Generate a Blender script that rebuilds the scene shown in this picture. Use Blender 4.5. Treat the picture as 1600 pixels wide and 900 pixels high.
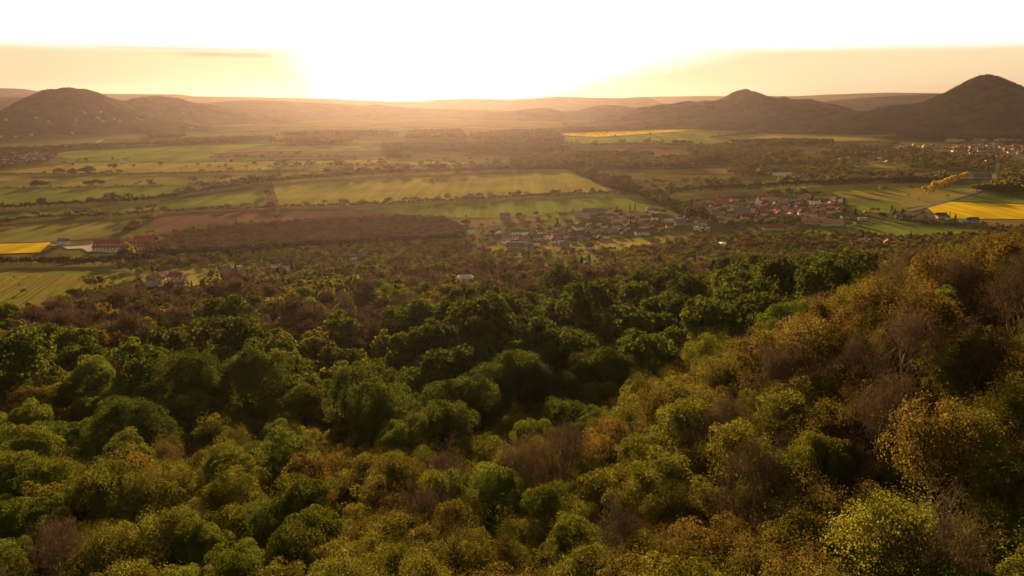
import bpy, bmesh, math, random
import numpy as np
from mathutils import Vector, Matrix
from mathutils.geometry import delaunay_2d_cdt

R = math.radians
for o in list(bpy.data.objects):
    bpy.data.objects.remove(o)
scene = bpy.context.scene
col = scene.collection

# ------------------------------------------------------------------ camera
FPX = 1101.0                       # focal length in pixels of the 1600 px wide photograph
PITCH = R(15.3)
CAM_Z = 200.0
cam_data = bpy.data.cameras.new('camera')
cam_data.sensor_width = 36.0
cam_data.lens = 36.0 * FPX / 1600.0
cam_data.clip_start = 1.0
cam_data.clip_end = 60000.0
cam = bpy.data.objects.new('camera', cam_data)
cam.location = (0, 0, CAM_Z)
cam.rotation_euler = (R(90) - PITCH, 0, 0)
col.objects.link(cam)
scene.camera = cam

# ------------------------------------------------------------------ sun and sky
SUN_AZ, SUN_EL = R(-7.5), R(6.0)
EV = 2.35
sun_dir = Vector((math.sin(SUN_AZ) * math.cos(SUN_EL), math.cos(SUN_AZ) * math.cos(SUN_EL), math.sin(SUN_EL)))
sd = bpy.data.lights.new('sun', 'SUN')
sd.energy = 5.0
sd.angle = R(0.6)
sd.color = (1.0, 0.64, 0.33)
sun = bpy.data.objects.new('sun', sd)
sun.rotation_euler = sun_dir.to_track_quat('Z', 'Y').to_euler()
col.objects.link(sun)

world = bpy.data.worlds.new('World')
scene.world = world
world.use_nodes = True
nt = world.node_tree
nt.nodes.clear()
def N(tree, typ, **kw):
    n = tree.nodes.new(typ)
    for k, v in kw.items():
        setattr(n, k, v)
    return n
def M(tree, op, a, b=None, c=None, clamp=False):
    n = tree.nodes.new('ShaderNodeMath'); n.operation = op; n.use_clamp = clamp
    for i, v in enumerate((a, b, c)):
        if v is None: continue
        if isinstance(v, (int, float)): n.inputs[i].default_value = v
        else: tree.links.new(v, n.inputs[i])
    return n.outputs[0]
def MR(tree, v, a, b, c=0.0, d=1.0, smooth=True):
    n = tree.nodes.new('ShaderNodeMapRange')
    if smooth: n.interpolation_type = 'SMOOTHSTEP'
    tree.links.new(v, n.inputs[0])
    for i, x in enumerate((a, b, c, d)):
        n.inputs[i + 1].default_value = x
    return n.outputs[0]
def MIX(tree, f, a, b, blend='MIX'):
    n = tree.nodes.new('ShaderNodeMix'); n.data_type = 'RGBA'; n.blend_type = blend
    n.clamp_result = False
    for s, v in ((n.inputs[0], f), (n.inputs[6], a), (n.inputs[7], b)):
        if isinstance(v, (int, float)): s.default_value = v
        elif isinstance(v, tuple): s.default_value = (*v, 1.0)
        else: tree.links.new(v, s)
    return n.outputs[2]

out = N(nt, 'ShaderNodeOutputWorld')
bg = N(nt, 'ShaderNodeBackground')
BG = 0.10
bg.inputs[1].default_value = BG
sky = N(nt, 'ShaderNodeTexSky', sky_type='NISHITA')
sky.sun_disc = False
sky.sun_elevation = SUN_EL
sky.sun_rotation = SUN_AZ
sky.air_density = 1.4
sky.dust_density = 3.0
sky.ozone_density = 1.0
tc = N(nt, 'ShaderNodeTexCoord')
sep = N(nt, 'ShaderNodeSeparateXYZ')
nt.links.new(tc.outputs['Generated'], sep.inputs[0])
el = M(nt, 'MULTIPLY', M(nt, 'ARCSINE', sep.outputs[2]), 180 / math.pi)
az = M(nt, 'MULTIPLY', M(nt, 'ARCTAN2', sep.outputs[0], sep.outputs[1]), 180 / math.pi)
def pk(*c):
    return tuple(x * 2 ** -EV for x in c)
# thin high overcast lit from behind by the low sun: it burns out from a few degrees up
cn = N(nt, 'ShaderNodeTexNoise'); cn.inputs['Scale'].default_value = 3.0; cn.inputs['Detail'].default_value = 5.0
mp = N(nt, 'ShaderNodeMapping'); mp.inputs['Scale'].default_value = (1, 1, 9)
nt.links.new(tc.outputs['Generated'], mp.inputs[0]); nt.links.new(mp.outputs[0], cn.inputs[0])
jit = M(nt, 'MULTIPLY', M(nt, 'SUBTRACT', cn.outputs[0], 0.5), 0.5)
band = MR(nt, M(nt, 'ADD', el, jit), 2.75, 3.75)
# the glare round the sun reaches the horizon, wider to the right above
da = M(nt, 'SUBTRACT', az, -7.2)
right = M(nt, 'GREATER_THAN', da, 0.0)
wd = M(nt, 'ADD', 7.0, M(nt, 'MULTIPLY', right, 1.2))
grow = M(nt, 'MULTIPLY', M(nt, 'MAXIMUM', M(nt, 'SUBTRACT', el, -0.4), 0.0), M(nt, 'ADD', 0.9, M(nt, 'MULTIPLY', right, 3.6)))
rr = M(nt, 'DIVIDE', M(nt, 'ABSOLUTE', da), M(nt, 'ADD', wd, grow))
glare = MR(nt, rr, 1.22, 0.60)
front = MR(nt, sep.outputs[1], 0.05, 0.6)
up = MR(nt, el, 10.5, 7.2)
white = M(nt, 'MULTIPLY', M(nt, 'MULTIPLY', M(nt, 'MAXIMUM', band, glare), front), up)
tinted = MIX(nt, 1.0, sky.outputs[0], (1.0, 0.74, 0.50), 'MULTIPLY')
skyamt = MIX(nt, 1.0, tinted, (0.52, 0.52, 0.54), 'MULTIPLY')
peach_f = M(nt, 'MULTIPLY', MR(nt, el, 9.0, 3.0), front)
yell = MR(nt, rr, 3.8, 1.0)
peach = MIX(nt, yell, pk(9.3, 6.8, 4.1), pk(10.3, 8.2, 4.8))
base = MIX(nt, peach_f, skyamt, peach)
# two thin grey-violet streaks of cloud left of the glare
def streak(a0, a1, e0, th):
    cx, hw = (a0 + a1) / 2, (a1 - a0) / 2
    fx = MR(nt, M(nt, 'ABSOLUTE', M(nt, 'SUBTRACT', az, cx)), hw, hw * 0.35)
    fy = MR(nt, M(nt, 'ABSOLUTE', M(nt, 'SUBTRACT', M(nt, 'ADD', el, M(nt, 'MULTIPLY', jit, 0.5)), e0)), th, th * 0.2)
    return M(nt, 'MULTIPLY', fx, fy)
st = M(nt, 'MAXIMUM', streak(-25.5, -16.6, 2.78, 0.22), M(nt, 'MULTIPLY', streak(-31, -17, 3.15, 0.16), 0.5))
withw = MIX(nt, white, base, pk(14.0, 13.6, 12.6))
fin = MIX(nt, M(nt, 'MULTIPLY', st, 0.75), withw, pk(7.4, 5.2, 3.6))
nt.links.new(fin, bg.inputs[0])
nt.links.new(bg.outputs[0], out.inputs['Surface'])

# ------------------------------------------------------------------ exposure, renderer
scene.view_settings.view_transform = 'Standard'
scene.view_settings.look = 'None'
scene.view_settings.exposure = EV
scene.view_settings.gamma = 1.0
scene.view_settings.use_curve_mapping = False
scene.render.engine = 'CYCLES'
cy = scene.cycles
cy.max_bounces = 6; cy.diffuse_bounces = 3; cy.glossy_bounces = 1
cy.transmission_bounces = 3; cy.volume_bounces = 1; cy.transparent_max_bounces = 4
cy.use_denoising = True
cy.sample_clamp_indirect = 6.0
cy.caustics_reflective = False; cy.caustics_refractive = False

# ------------------------------------------------------------------ pixel <-> place helpers
CP, SP = math.cos(PITCH), math.sin(PITCH)
def ray(u, v):
    x = (u - 800.0) / FPX; y = (450.0 - v) / FPX
    return x, CP + y * SP, -SP + y * CP
def proj(x, y, z):
    zz = np.asarray(z) - CAM_Z
    d = y * CP - zz * SP
    h = y * SP + zz * CP
    d = np.where(d < 1e-3, 1e-3, d)
    return 800 + FPX * x / d, 450 - FPX * h / d, d
def at_depth(u, v, Y):
    a, b, c = ray(u, v)
    return a / b * Y, Y, CAM_Z + c / b * Y

def smooth01(t):
    t = np.clip(t, 0, 1); return t * t * (3 - 2 * t)

# terrain heights: the hillside under the camera, its spur, the hollow behind it, the plain
_ctl = []
for u, v, Y, th in [
    (1600,360,105,15),(1450,430,110,17),(1300,510,120,15),(1100,590,130,14),(900,690,125,12),(700,745,118,11),(450,760,116,11),(200,770,115,11),(0,775,115,11),
    (800,900,62,11),(0,900,75,11),(400,900,72,11),(1600,900,50,11),(1200,900,56,11),(1600,620,74,11),(1300,700,82,11),(1100,800,78,11),(400,840,90,11),(800,820,84,11),
    (1500,425,260,15),(1350,450,290,15),(1200,480,280,15),(1000,520,270,15),(800,540,255,15),(650,620,205,15),(880,655,178,14),(400,640,200,13),(100,640,190,13),
    (200,560,270,13),(0,560,260,13),(600,540,290,14),(300,490,400,11),(0,500,450,6),(800,470,420,12),(1200,440,430,12),(1500,415,430,12),
    (400,440,570,9),(100,440,690,0),(800,430,600,10),(1200,410,620,9),(1500,395,650,9),(0,420,820,0),
    (400,400,780,7),(800,400,780,7),(1200,398,800,7),(1550,395,790,7),(400,387,880,4),(800,385,890,3),(1200,384,900,3)]:
    x, y, z = at_depth(u, v, Y)
    _ctl.append((x, y, z - th))
_ctl += [(0,0,164),(-80,0,146),(60,0,158),(0,-150,195),(-200,-150,170),(200,-150,215),(130,60,182),(180,120,182),(300,0,215),(300,200,150),(-300,0,120),(-300,150,100),
         (-400,300,72),(400,350,100),(500,500,70),(-500,500,35),(700,700,26),(-700,800,5),(700,1000,4),(-200,1000,3),(200,1000,3),(0,1080,0),(-600,1080,0),(600,1080,0),(950,900,10)]
_ctl = np.array(_ctl)
_K = lambda d2: np.sqrt(d2 + 25.0 ** 2)
_d2 = ((_ctl[:, None, :2] - _ctl[None, :, :2]) ** 2).sum(-1)
_n = len(_ctl)
_A = np.zeros((_n + 1, _n + 1)); _A[:_n, :_n] = _K(_d2) - np.eye(_n) * 4.0; _A[:_n, _n] = 1; _A[_n, :_n] = 1
_w = np.linalg.solve(_A, np.append(_ctl[:, 2], 0))
def terr(x, y):
    x = np.asarray(x, float); y = np.asarray(y, float)
    sh = x.shape; xf, yf = x.ravel(), y.ravel()
    z = np.zeros(xf.shape)
    near = yf < 1120
    if near.any():
        xs, ys = np.clip(xf[near], -1000, 1100), np.maximum(yf[near], -200)
        k = np.full(xs.shape, _w[_n])
        for i in range(_n):
            k += _w[i] * _K((xs - _ctl[i, 0]) ** 2 + (ys - _ctl[i, 1]) ** 2)
        k += 1.5 * np.sin(xs * .045 + 1.3) * np.sin(ys * .037) * smooth01((700 - ys) / 400)
        z[near] = np.maximum(k, 0.0) * smooth01((1110 - ys) / 260)
    return z.reshape(sh)
def t1(x, y):
    return float(terr(np.array([x]), np.array([y]))[0])
def ground(u, v):
    """the point of the ground seen at picture place u, v"""
    a, b, c = ray(u, v)
    Y = min(-CAM_Z / c * b, 15000.0) if c < -1e-4 else 15000.0
    if Y < 1200:
        ys = np.linspace(40, 1200, 600)
        zz = CAM_Z + c / b * ys - terr(a / b * ys, ys)
        k = np.argmax(zz <= 0)
        if zz[k] <= 0 and k > 0:
            f = zz[k - 1] / (zz[k - 1] - zz[k]); Y = ys[k - 1] + f * (ys[k] - ys[k - 1])
    return a / b * Y, Y
def inpoly(px, py, poly):
    px = np.asarray(px, float); py = np.asarray(py, float)
    r = np.zeros(px.shape, bool); n = len(poly)
    for i in range(n):
        x1, y1 = poly[i]; x2, y2 = poly[(i + 1) % n]
        if y1 == y2: continue
        c = ((y1 > py) != (y2 > py)) & (px < (x2 - x1) * (py - y1) / (y2 - y1) + x1)
        r ^= c
    return r

# ------------------------------------------------------------------ object helpers
def tag(o, label=None, cat=None, group=None, kind=None):
    if label: o['label'] = label
    if cat: o['category'] = cat
    if group: o['group'] = group
    if kind: o['kind'] = kind
    return o
def link(name, me, parent=None):
    o = bpy.data.objects.new(name, me); col.objects.link(o)
    if parent is not None: o.parent = parent
    return o
def empty(name, loc, rz=0.0):
    o = bpy.data.objects.new(name, None); col.objects.link(o)
    o.location = loc; o.rotation_euler = (0, 0, rz); o.empty_display_size = 1.0
    return o
def mesh_np(name, V, Fc, mats, midx=None, smooth=False):
    """mesh from arrays; Fc is an (n, k) array or a list of such arrays"""
    me = bpy.data.meshes.new(name)
    V = np.asarray(V, np.float32)
    Fl = Fc if isinstance(Fc, list) else [Fc]
    Fl = [np.asarray(f, np.int32) for f in Fl if len(f)]
    loops = np.concatenate([f.ravel() for f in Fl])
    sizes = np.concatenate([np.full(len(f), f.shape[1], np.int32) for f in Fl])
    me.vertices.add(len(V)); me.vertices.foreach_set('co', V.ravel())
    me.loops.add(len(loops)); me.loops.foreach_set('vertex_index', loops)
    me.polygons.add(len(sizes))
    me.polygons.foreach_set('loop_start', np.concatenate([[0], np.cumsum(sizes)[:-1]]).astype(np.int32))
    for m in (mats if isinstance(mats, (list, tuple)) else [mats]): me.materials.append(m)
    if midx is not None: me.polygons.foreach_set('material_index', np.asarray(midx, np.int32))
    if smooth: me.polygons.foreach_set('use_smooth', np.ones(len(sizes), bool))
    me.update(calc_edges=True); me.validate()
    return me

# ------------------------------------------------------------------ materials
def new_mat(name):
    m = bpy.data.materials.new(name); m.use_nodes = True
    m.node_tree.nodes.clear()
    return m, m.node_tree
def surf_mat(name, c1, c2, scale=1.0, rough=0.9, detail=4.0, rnd=0.0, stretch=None, bump=0.0, c3=None, s3=0.01, spec=0.0, glass=False):
    """matte surface: two colours mixed by noise, optional third at another scale, per-object variation"""
    m, t = new_mat(name)
    o = N(t, 'ShaderNodeOutputMaterial'); b = N(t, 'ShaderNodeBsdfPrincipled')
    g = N(t, 'ShaderNodeNewGeometry'); mp = N(t, 'ShaderNodeMapping')
    t.links.new(g.outputs['Position'], mp.inputs[0])
    if stretch: mp.inputs['Scale'].default_value = stretch[:3]; mp.inputs['Rotation'].default_value = (0, 0, stretch[3])
    n = N(t, 'ShaderNodeTexNoise'); n.inputs['Scale'].default_value = scale; n.inputs['Detail'].default_value = detail
    t.links.new(mp.outputs[0], n.inputs[0])
    c = MIX(t, MR(t, n.outputs[0], .32, .68), c1, c2)
    if stretch:          # drill lines and tramlines running along the field
        m2 = N(t, 'ShaderNodeMapping'); m2.inputs['Scale'].default_value = (1, .025, 1); m2.inputs['Rotation'].default_value = (0, 0, stretch[3])
        t.links.new(g.outputs['Position'], m2.inputs[0])
        n2 = N(t, 'ShaderNodeTexNoise'); n2.inputs['Scale'].default_value = .09; n2.inputs['Detail'].default_value = 3
        t.links.new(m2.outputs[0], n2.inputs[0])
        n4 = N(t, 'ShaderNodeTexNoise'); n4.inputs['Scale'].default_value = .006; n4.inputs['Detail'].default_value = 5
        t.links.new(g.outputs['Position'], n4.inputs[0])
        k = M(t, 'MULTIPLY', MR(t, n2.outputs[0], .35, .65, .91, 1.08), MR(t, n4.outputs[0], .3, .7, .82, 1.16))
        hv_ = N(t, 'ShaderNodeHueSaturation'); t.links.new(k, hv_.inputs['Value']); t.links.new(c, hv_.inputs['Color']); c = hv_.outputs[0]
    if c3:
        n3 = N(t, 'ShaderNodeTexNoise'); n3.inputs['Scale'].default_value = s3; n3.inputs['Detail'].default_value = 3
        t.links.new(g.outputs['Position'], n3.inputs[0])
        c = MIX(t, MR(t, n3.outputs[0], .45, .65), c, c3)
    if rnd:
        oi = N(t, 'ShaderNodeObjectInfo')
        hs = N(t, 'ShaderNodeHueSaturation')
        hs.inputs['Hue'].default_value = .5
        t.links.new(MR(t, oi.outputs['Random'], 0, 1, 1 - rnd, 1 + rnd, False), hs.inputs['Value'])
        t.links.new(c, hs.inputs['Color']); c = hs.outputs[0]
    t.links.new(c, b.inputs['Base Color'])
    b.inputs['Roughness'].default_value = rough
    b.inputs['Specular IOR Level'].default_value = spec
    if bump:
        bp = N(t, 'ShaderNodeBump'); bp.inputs['Distance'].default_value = bump; bp.inputs['Strength'].default_value = 1
        t.links.new(n.outputs[0], bp.inputs['Height']); t.links.new(bp.outputs[0], b.inputs['Normal'])
    t.links.new(b.outputs[0], o.inputs[0])
    return m
def leaf_mat(name, c1, c2, trans=0.4, hue=0.02, val=0.3, scale=0.35):
    """foliage: diffuse plus light passing through; colour differs from tree to tree and clump to clump"""
    m, t = new_mat(name)
    o = N(t, 'ShaderNodeOutputMaterial')
    oi = N(t, 'ShaderNodeObjectInfo'); g = N(t, 'ShaderNodeNewGeometry')
    n = N(t, 'ShaderNodeTexNoise'); n.inputs['Scale'].default_value = scale; n.inputs['Detail'].default_value = 3
    t.links.new(g.outputs['Position'], n.inputs[0])
    r1 = M(t, 'FRACT', M(t, 'MULTIPLY', oi.outputs['Random'], 7.31))
    f = M(t, 'ADD', M(t, 'MULTIPLY', MR(t, n.outputs[0], .3, .7), .5), M(t, 'MULTIPLY', r1, .5))
    c = MIX(t, f, c1, c2)
    hs = N(t, 'ShaderNodeHueSaturation')
    t.links.new(MR(t, M(t, 'FRACT', M(t, 'MULTIPLY', oi.outputs['Random'], 13.7)), 0, 1, .5 - hue, .5 + hue, False), hs.inputs['Hue'])
    t.links.new(MR(t, oi.outputs['Random'], 0, 1, 1 - val, 1 + val, False), hs.inputs['Value'])
    t.links.new(c, hs.inputs['Color'])
    d = N(t, 'ShaderNodeBsdfDiffuse'); tr = N(t, 'ShaderNodeBsdfTranslucent'); mx = N(t, 'ShaderNodeMixShader')
    t.links.new(hs.outputs[0], d.inputs[0]); t.links.new(hs.outputs[0], tr.inputs[0])
    mx.inputs[0].default_value = trans
    t.links.new(d.outputs[0], mx.inputs[1]); t.links.new(tr.outputs[0], mx.inputs[2])
    t.links.new(mx.outputs[0], o.inputs[0])
    return m
# ================================================================== the large structure
rng = np.random.default_rng(7)
# ---- terrain sheet
ys = np.concatenate([np.arange(-160, 400, 5.0), np.arange(400, 1200, 10.0), 1200 * (1.022 ** np.arange(0, 119))])
ss = np.linspace(-1.35, 1.35, 181)
YY, SS = np.meshgrid(ys, ss, indexing='ij')
XX = SS * (np.maximum(YY, 0) + 160)
ZZ = terr(XX, YY)
nr, nc = YY.shape
idx = np.arange(nr * nc).reshape(nr, nc)
quads = np.stack([idx[:-1, :-1], idx[:-1, 1:], idx[1:, 1:], idx[1:, :-1]], -1).reshape(-1, 4)
m_ground = surf_mat('ground_mat', (.075, .060, .030), (.105, .095, .034), scale=.012, c3=(.105, .120, .034), s3=.0035, detail=6)
m_litter = surf_mat('litter_mat', (.035, .022, .012), (.05, .045, .015), scale=.2)
cy_ = YY[:-1, :-1].ravel() * 1.0
near = (ZZ[:-1, :-1].ravel() > 22)
me = mesh_np('ground', np.stack([XX, YY, ZZ], -1).reshape(-1, 3), quads, [m_ground, m_litter], near.astype(int), smooth=True)
tag(link('ground', me), 'sloping hillside and flat valley floor under the woods and fields', kind='structure')

# ---- fields: draped sheets with the crop's own height
FIELDS = []
def field(name, label, pts, mat, lift=0.10):
    P = [Vector(ground(u, v)) for u, v in pts]
    # refine edges
    E = []
    for i in range(len(P)):
        a, b = P[i], P[(i + 1) % len(P)]
        n = max(1, int((b - a).length / 45))
        for k in range(n): E.append(a.lerp(b, k / n))
    xs = [p.x for p in P]; yy = [p.y for p in P]
    V2 = list(E); n = len(E)
    flat = min(yy) > 1120
    if not flat:
        st = max(12.0, (max(xs) - min(xs)) / 60)
        gx, gy = np.meshgrid(np.arange(min(xs), max(xs), st), np.arange(min(yy), max(yy), st))
        k = inpoly(gx.ravel(), gy.ravel(), [(p.x, p.y) for p in P])
        V2 += [Vector((a, b)) for a, b in zip(gx.ravel()[k], gy.ravel()[k])]
    ed = [(i, (i + 1) % n) for i in range(n)]
    vs, _, fs, _, _, _ = delaunay_2d_cdt(V2, ed, [], 1, 1e-4)
    X = np.array([v.x for v in vs]); Y = np.array([v.y for v in vs])
    Z = terr(X, Y) + lift + (0.35 if not flat else 0)
    me = bpy.data.meshes.new(name); me.from_pydata(np.stack([X, Y, Z], -1).tolist(), [], [tuple(f) for f in fs])
    me.materials.append(mat)
    bm = bmesh.new(); bm.from_mesh(me)
    for f in bm.faces:
        if f.normal.z < 0: f.normal_flip()
    bm.to_mesh(me); bm.free()
    FIELDS.append(list(pts))
    return tag(link(name, me), label, kind='structure')

FM = dict(
    green=surf_mat('green_crop', (.095, .130, .024), (.150, .175, .034), scale=.02, stretch=(1, .12, 1, .35), detail=6),
    gold=surf_mat('gold_grass', (.165, .155, .034), (.230, .200, .050), scale=.018, stretch=(1, .15, 1, -.2), detail=6),
    pasture=surf_mat('pasture', (.125, .130, .032), (.200, .165, .048), scale=.012, stretch=(1, .3, 1, .5), detail=6, c3=(.10, .075, .035), s3=.008),
    plough=surf_mat('ploughed_soil', (.095, .055, .040), (.125, .075, .052), scale=.03, stretch=(1, .06, 1, .2), detail=5),
    rape=surf_mat('rapeseed', (.44, .31, .012), (.64, .45, .012), scale=.05, stretch=(1, .08, 1, -.5), detail=5),
    vine=surf_mat('vineyard_grass', (.070, .095, .018), (.125, .120, .028), scale=.35, stretch=(1, .06, 1, .55), detail=3, c3=(.11, .08, .03), s3=.02),
    stubble=surf_mat('stubble', (.150, .105, .048), (.185, .130, .060), scale=.03, detail=5),
)
field('crop_field', 'long green-gold crop field in the middle of the valley between two hedgerows',
      [(424,284),(520,277),(590,273),(700,269),(820,264),(892,264),(930,283),(962,297),(900,303),(820,306),(700,313),(586,319),(490,322),(438,324)], FM['gold'], .12)
field('crop_strip', 'sliver of green field between the tree column and the big crop field', [(398,292),(412,289),(420,322),(404,324)], FM['green'], .18)
field('meadow', 'bright green field striped with tree shadows above the near village',
      [(540,326),(620,321),(700,316),(820,309),(906,306),(1000,304),(1030,320),(1093,343),(1060,345),(1005,333),(940,328),(870,332),(835,338),(760,341),(690,338),(600,333)], FM['green'], .14)
field('ploughed_field', 'bare brown ploughed field beside the leafless plantation',
      [(228,368),(236,345),(250,334),(420,327),(538,326),(600,334),(560,342),(420,348),(320,354),(262,368)], FM['plough'], .16)
field('stubble_strip', 'narrow tan stubble strip behind the first houses of the near village',
      [(700,347),(760,343),(835,340),(850,346),(800,350),(745,356),(715,352)], FM['stubble'], .18)
field('paddock', 'green strip of meadow with two solitary houses at the village edge',
      [(838,340),(870,334),(915,341),(905,350),(880,356),(845,350)], FM['green'], .20)
field('pasture_field', 'pale green pasture left of the red-roofed winery',
      [(-120,360),(0,353),(98,343),(186,341),(205,341),(192,362),(150,374),(80,378),(0,380),(-120,383)], FM['pasture'], .12)
field('rapeseed_field', 'small yellow rapeseed field at the left edge of the photo',
      [(-150,383),(0,381.5),(80,379),(62,395),(0,397),(-150,399)], FM['rape'], .3)
field('crop_strip', 'green strip field between the third and fourth left hedgerows',
      [(-200,346),(0,338),(98,326),(180,320),(253,315),(330,305),(410,294),(414,318),(330,322),(250,328),(186,333),(98,336),(0,347),(-200,356)], FM['green'], .13)
field('crop_strip', 'green strip field just below the two round bushes at far left',
      [(-200,300),(0,296),(160,294),(256,292),(360,290),(300,299),(250,307),(133,314),(60,319),(0,322),(-200,330)], FM['green'], .11)
field('pasture_strip', 'tan and gold strip field between the upper left hedgerows',
      [(-200,275),(0,274),(200,274),(400,270),(470,268),(500,272),(410,282),(360,287),(296,289),(160,292),(0,294),(-200,297)], FM['pasture'], .12)
field('grass_field', 'wide green field under the flat-topped hill at left',
      [(90,243),(130,234),(200,230),(290,227),(420,225),(560,228),(590,240),(560,246),(420,250),(300,253),(180,253),(120,252)], FM['green'], .10)
field('grass_strip', 'yellow-green strip of grass below the far left village',
      [(-200,272),(0,270),(60,262),(120,255),(200,254),(300,254),(420,252),(600,250),(760,256),(690,264),(500,266),(400,266),(200,270),(60,271)], FM['gold'], .08)
field('dark_field', 'dull brown ploughed strip behind the misty solitary trees',
      [(330,240),(400,236),(600,236),(620,243),(560,245),(420,246),(340,245)], FM['plough'], .16)
field('rapeseed_strip', 'thin yellow rapeseed strip far off below the small conical hill',
      [(875,208.5),(940,205.5),(1000,204.0),(1060,202.2),(1115,199.5),(1160,198.3),(1110,203),(1050,206),(987,210.5),(933,214),(890,212)], FM['rape'], .5)
field('grass_field', 'pale green field below the far yellow rapeseed strip',
      [(885,214),(933,214.6),(987,211),(1050,206.5),(1110,203.6),(1165,198.3),(1225,196.5),(1300,197),(1190,212),(1130,222),(1040,226),(960,226),(890,226)], FM['green'], .10)
field('grass_field', 'large hazy gold-green field at the foot of the tall conical hill',
      [(1060,226),(1130,223),(1190,212.5),(1250,204.5),(1340,204.5),(1420,208),(1440,216),(1320,220),(1180,222)], FM['gold'], .12)
field('grass_field', 'narrow grass field between the woods right of the big crop field',
      [(925,268),(960,265),(1140,264),(1150,270),(1010,272),(935,273)], FM['pasture'], .12)
field('meadow', 'green meadow behind the village with the white church',
      [(1040,306),(1100,300),(1200,294),(1260,290),(1400,287),(1480,286),(1500,290),(1540,286),(1530,297),(1480,314),(1440,322),(1400,326),(1340,326),(1325,312),(1300,305),(1230,303),(1130,308),(1060,314)], FM['gold'], .12)
field('crop_field', 'square bright green field right of the church village',
      [(1322,310),(1370,310),(1402,316),(1418,328),(1380,334),(1345,330),(1325,322)], FM['green'], .20)
field('rapeseed_field', 'large bright yellow rapeseed field near the right edge',
      [(1449,325),(1484,315.5),(1540,317.5),(1600,320),(1760,326),(1760,346),(1600,342.5),(1540,342),(1478,341),(1460,334)], FM['rape'], .3)
field('grass_field', 'green field between the road and the large yellow rapeseed field',
      [(1500,312),(1540,300),(1600,300),(1760,302),(1760,324),(1600,318),(1540,315)], FM['green'], .12)
field('stubble_field', 'tan strip between the yellow field and the ditch at right',
      [(1500,346),(1540,344),(1600,344.5),(1760,349),(1760,362),(1600,358),(1540,354)], FM['stubble'], .12)
field('meadow', 'green meadow stretching right from the pink-roofed barns',
      [(1240,360),(1290,358),(1340,348),(1400,345),(1450,350),(1540,358),(1560,364),(1500,370),(1400,369),(1320,369),(1260,368)], FM['green'], .14)
field('meadow', 'small lit clearing among trees on the lower slope at left centre',
      [(485,462),(495,446),(528,442),(532,452),(510,466)], FM['green'], .3)
field('vineyard', 'rows of green vines on the gentle slope at the left edge',
      [(-120,418),(0,419),(120,418),(175,421),(212,430),(215,438),(150,452),(112,466),(60,484),(0,492),(-120,500)], FM['vine'], .4)
field('meadow', 'grass between scattered garden houses right of the vineyard',
      [(215,428),(300,424),(340,432),(320,446),(270,452),(225,446)], FM['pasture'], .4)
field('garden_grass', 'rough gold grass plots behind the near village houses',
      [(740,398),(800,392),(900,398),(980,392),(1060,380),(1090,372),(1080,362),(1000,372),(900,378),(850,366),(790,372),(760,388)], FM['pasture'], .2)
field('grass_field', 'small hazy green field among the far right houses',
      [(1378,229),(1440,227),(1450,234),(1400,236)], FM['gold'], .2)

# ---- roads and paved yards
m_road = surf_mat('road_asphalt', (.14, .13, .12), (.18, .165, .15), scale=.1)
m_dirt = surf_mat('dirt_track', (.26, .21, .15), (.32, .26, .19), scale=.1)
m_pave = surf_mat('pale_paving', (.34, .31, .28), (.42, .38, .34), scale=.08)
m_yard = surf_mat('grey_gravel', (.13, .11, .095), (.17, .145, .12), scale=.2)
ROADS = []
def road(name, label, pts, w, mat, lift=.55):
    P = [Vector(ground(u, v)) for u, v in pts]
    Q = []
    for a, b in zip(P[:-1], P[1:]):
        n = max(1, int((b - a).length / 25))
        Q += [a.lerp(b, k / n) for k in range(n)]
    Q.append(P[-1])
    V = []
    for i, q in enumerate(Q):
        d = (Q[min(i + 1, len(Q) - 1)] - Q[max(i - 1, 0)]).normalized()
        nrm = Vector((-d.y, d.x)) * w / 2
        for s in (1, -1):
            p = q + nrm * s; V.append((p.x, p.y, t1(p.x, p.y) + lift))
    F = [(2 * i, 2 * i + 1, 2 * i + 3, 2 * i + 2) for i in range(len(Q) - 1)]
    me = bpy.data.meshes.new(name); me.from_pydata(V, [], F); me.materials.append(mat)
    bm = bmesh.new(); bm.from_mesh(me); bmesh.ops.recalc_face_normals(bm, faces=bm.faces)
    if bm.faces[0].normal.z < 0: bmesh.ops.reverse_faces(bm, faces=bm.faces)
    bm.to_mesh(me); bm.free()
    ROADS.append([(q.x, q.y, w) for q in Q])
    return tag(link(name, me), label, kind='structure')
road('road', 'grey country road curving up from the yellow field towards the hill',
     [(1420,330),(1445,324),(1482,313),(1520,302),(1538,294),(1552,280),(1557,270),(1560,256),(1556,244),(1552,232),(1553,222)], 11, m_road)
road('road', 'village street running along the meadow to the church village', [(1095,350),(1060,346),(1020,343),(980,350),(930,364),(890,372),(850,376),(800,372),(755,368)], 6, m_road)
road('dirt_track', 'pale dirt track behind the white buildings at the village edge', [(1250,309),(1290,307.5),(1330,308.5),(1372,311)], 9, m_dirt)
road('dirt_track', 'pale dirt track running up the slope of the left hill', [(148,226),(153,221.5),(160,218.5)], 14, m_dirt)
road('dirt_track', 'thin pale track crossing the grass field at far left', [(86,242),(110,237.5),(136,233.8)], 9, m_dirt)
road('dirt_track', 'pale farm track left of the winery', [(60,380),(100,386),(150,386)], 5, m_dirt, .6)
field('paved_yard', 'pale paved yard in front of the red-roofed winery', [(100,387),(140,384),(150,378),(153,392),(200,391),(178,396),(136,394),(128,389),(105,390)], m_pave, .5)
field('brown_field', 'flat brownish field between the far tree line and the middle woods',
      [(862,238),(900,232),(1000,231),(1085,232),(1060,238),(960,240)], FM['plough'], .2)
field('pasture_strip', 'thin strip of pasture inside the middle woods', [(905,247),(1000,246),(1080,245),(1075,248),(1000,251),(910,251)], FM['pasture'], .2)
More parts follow.
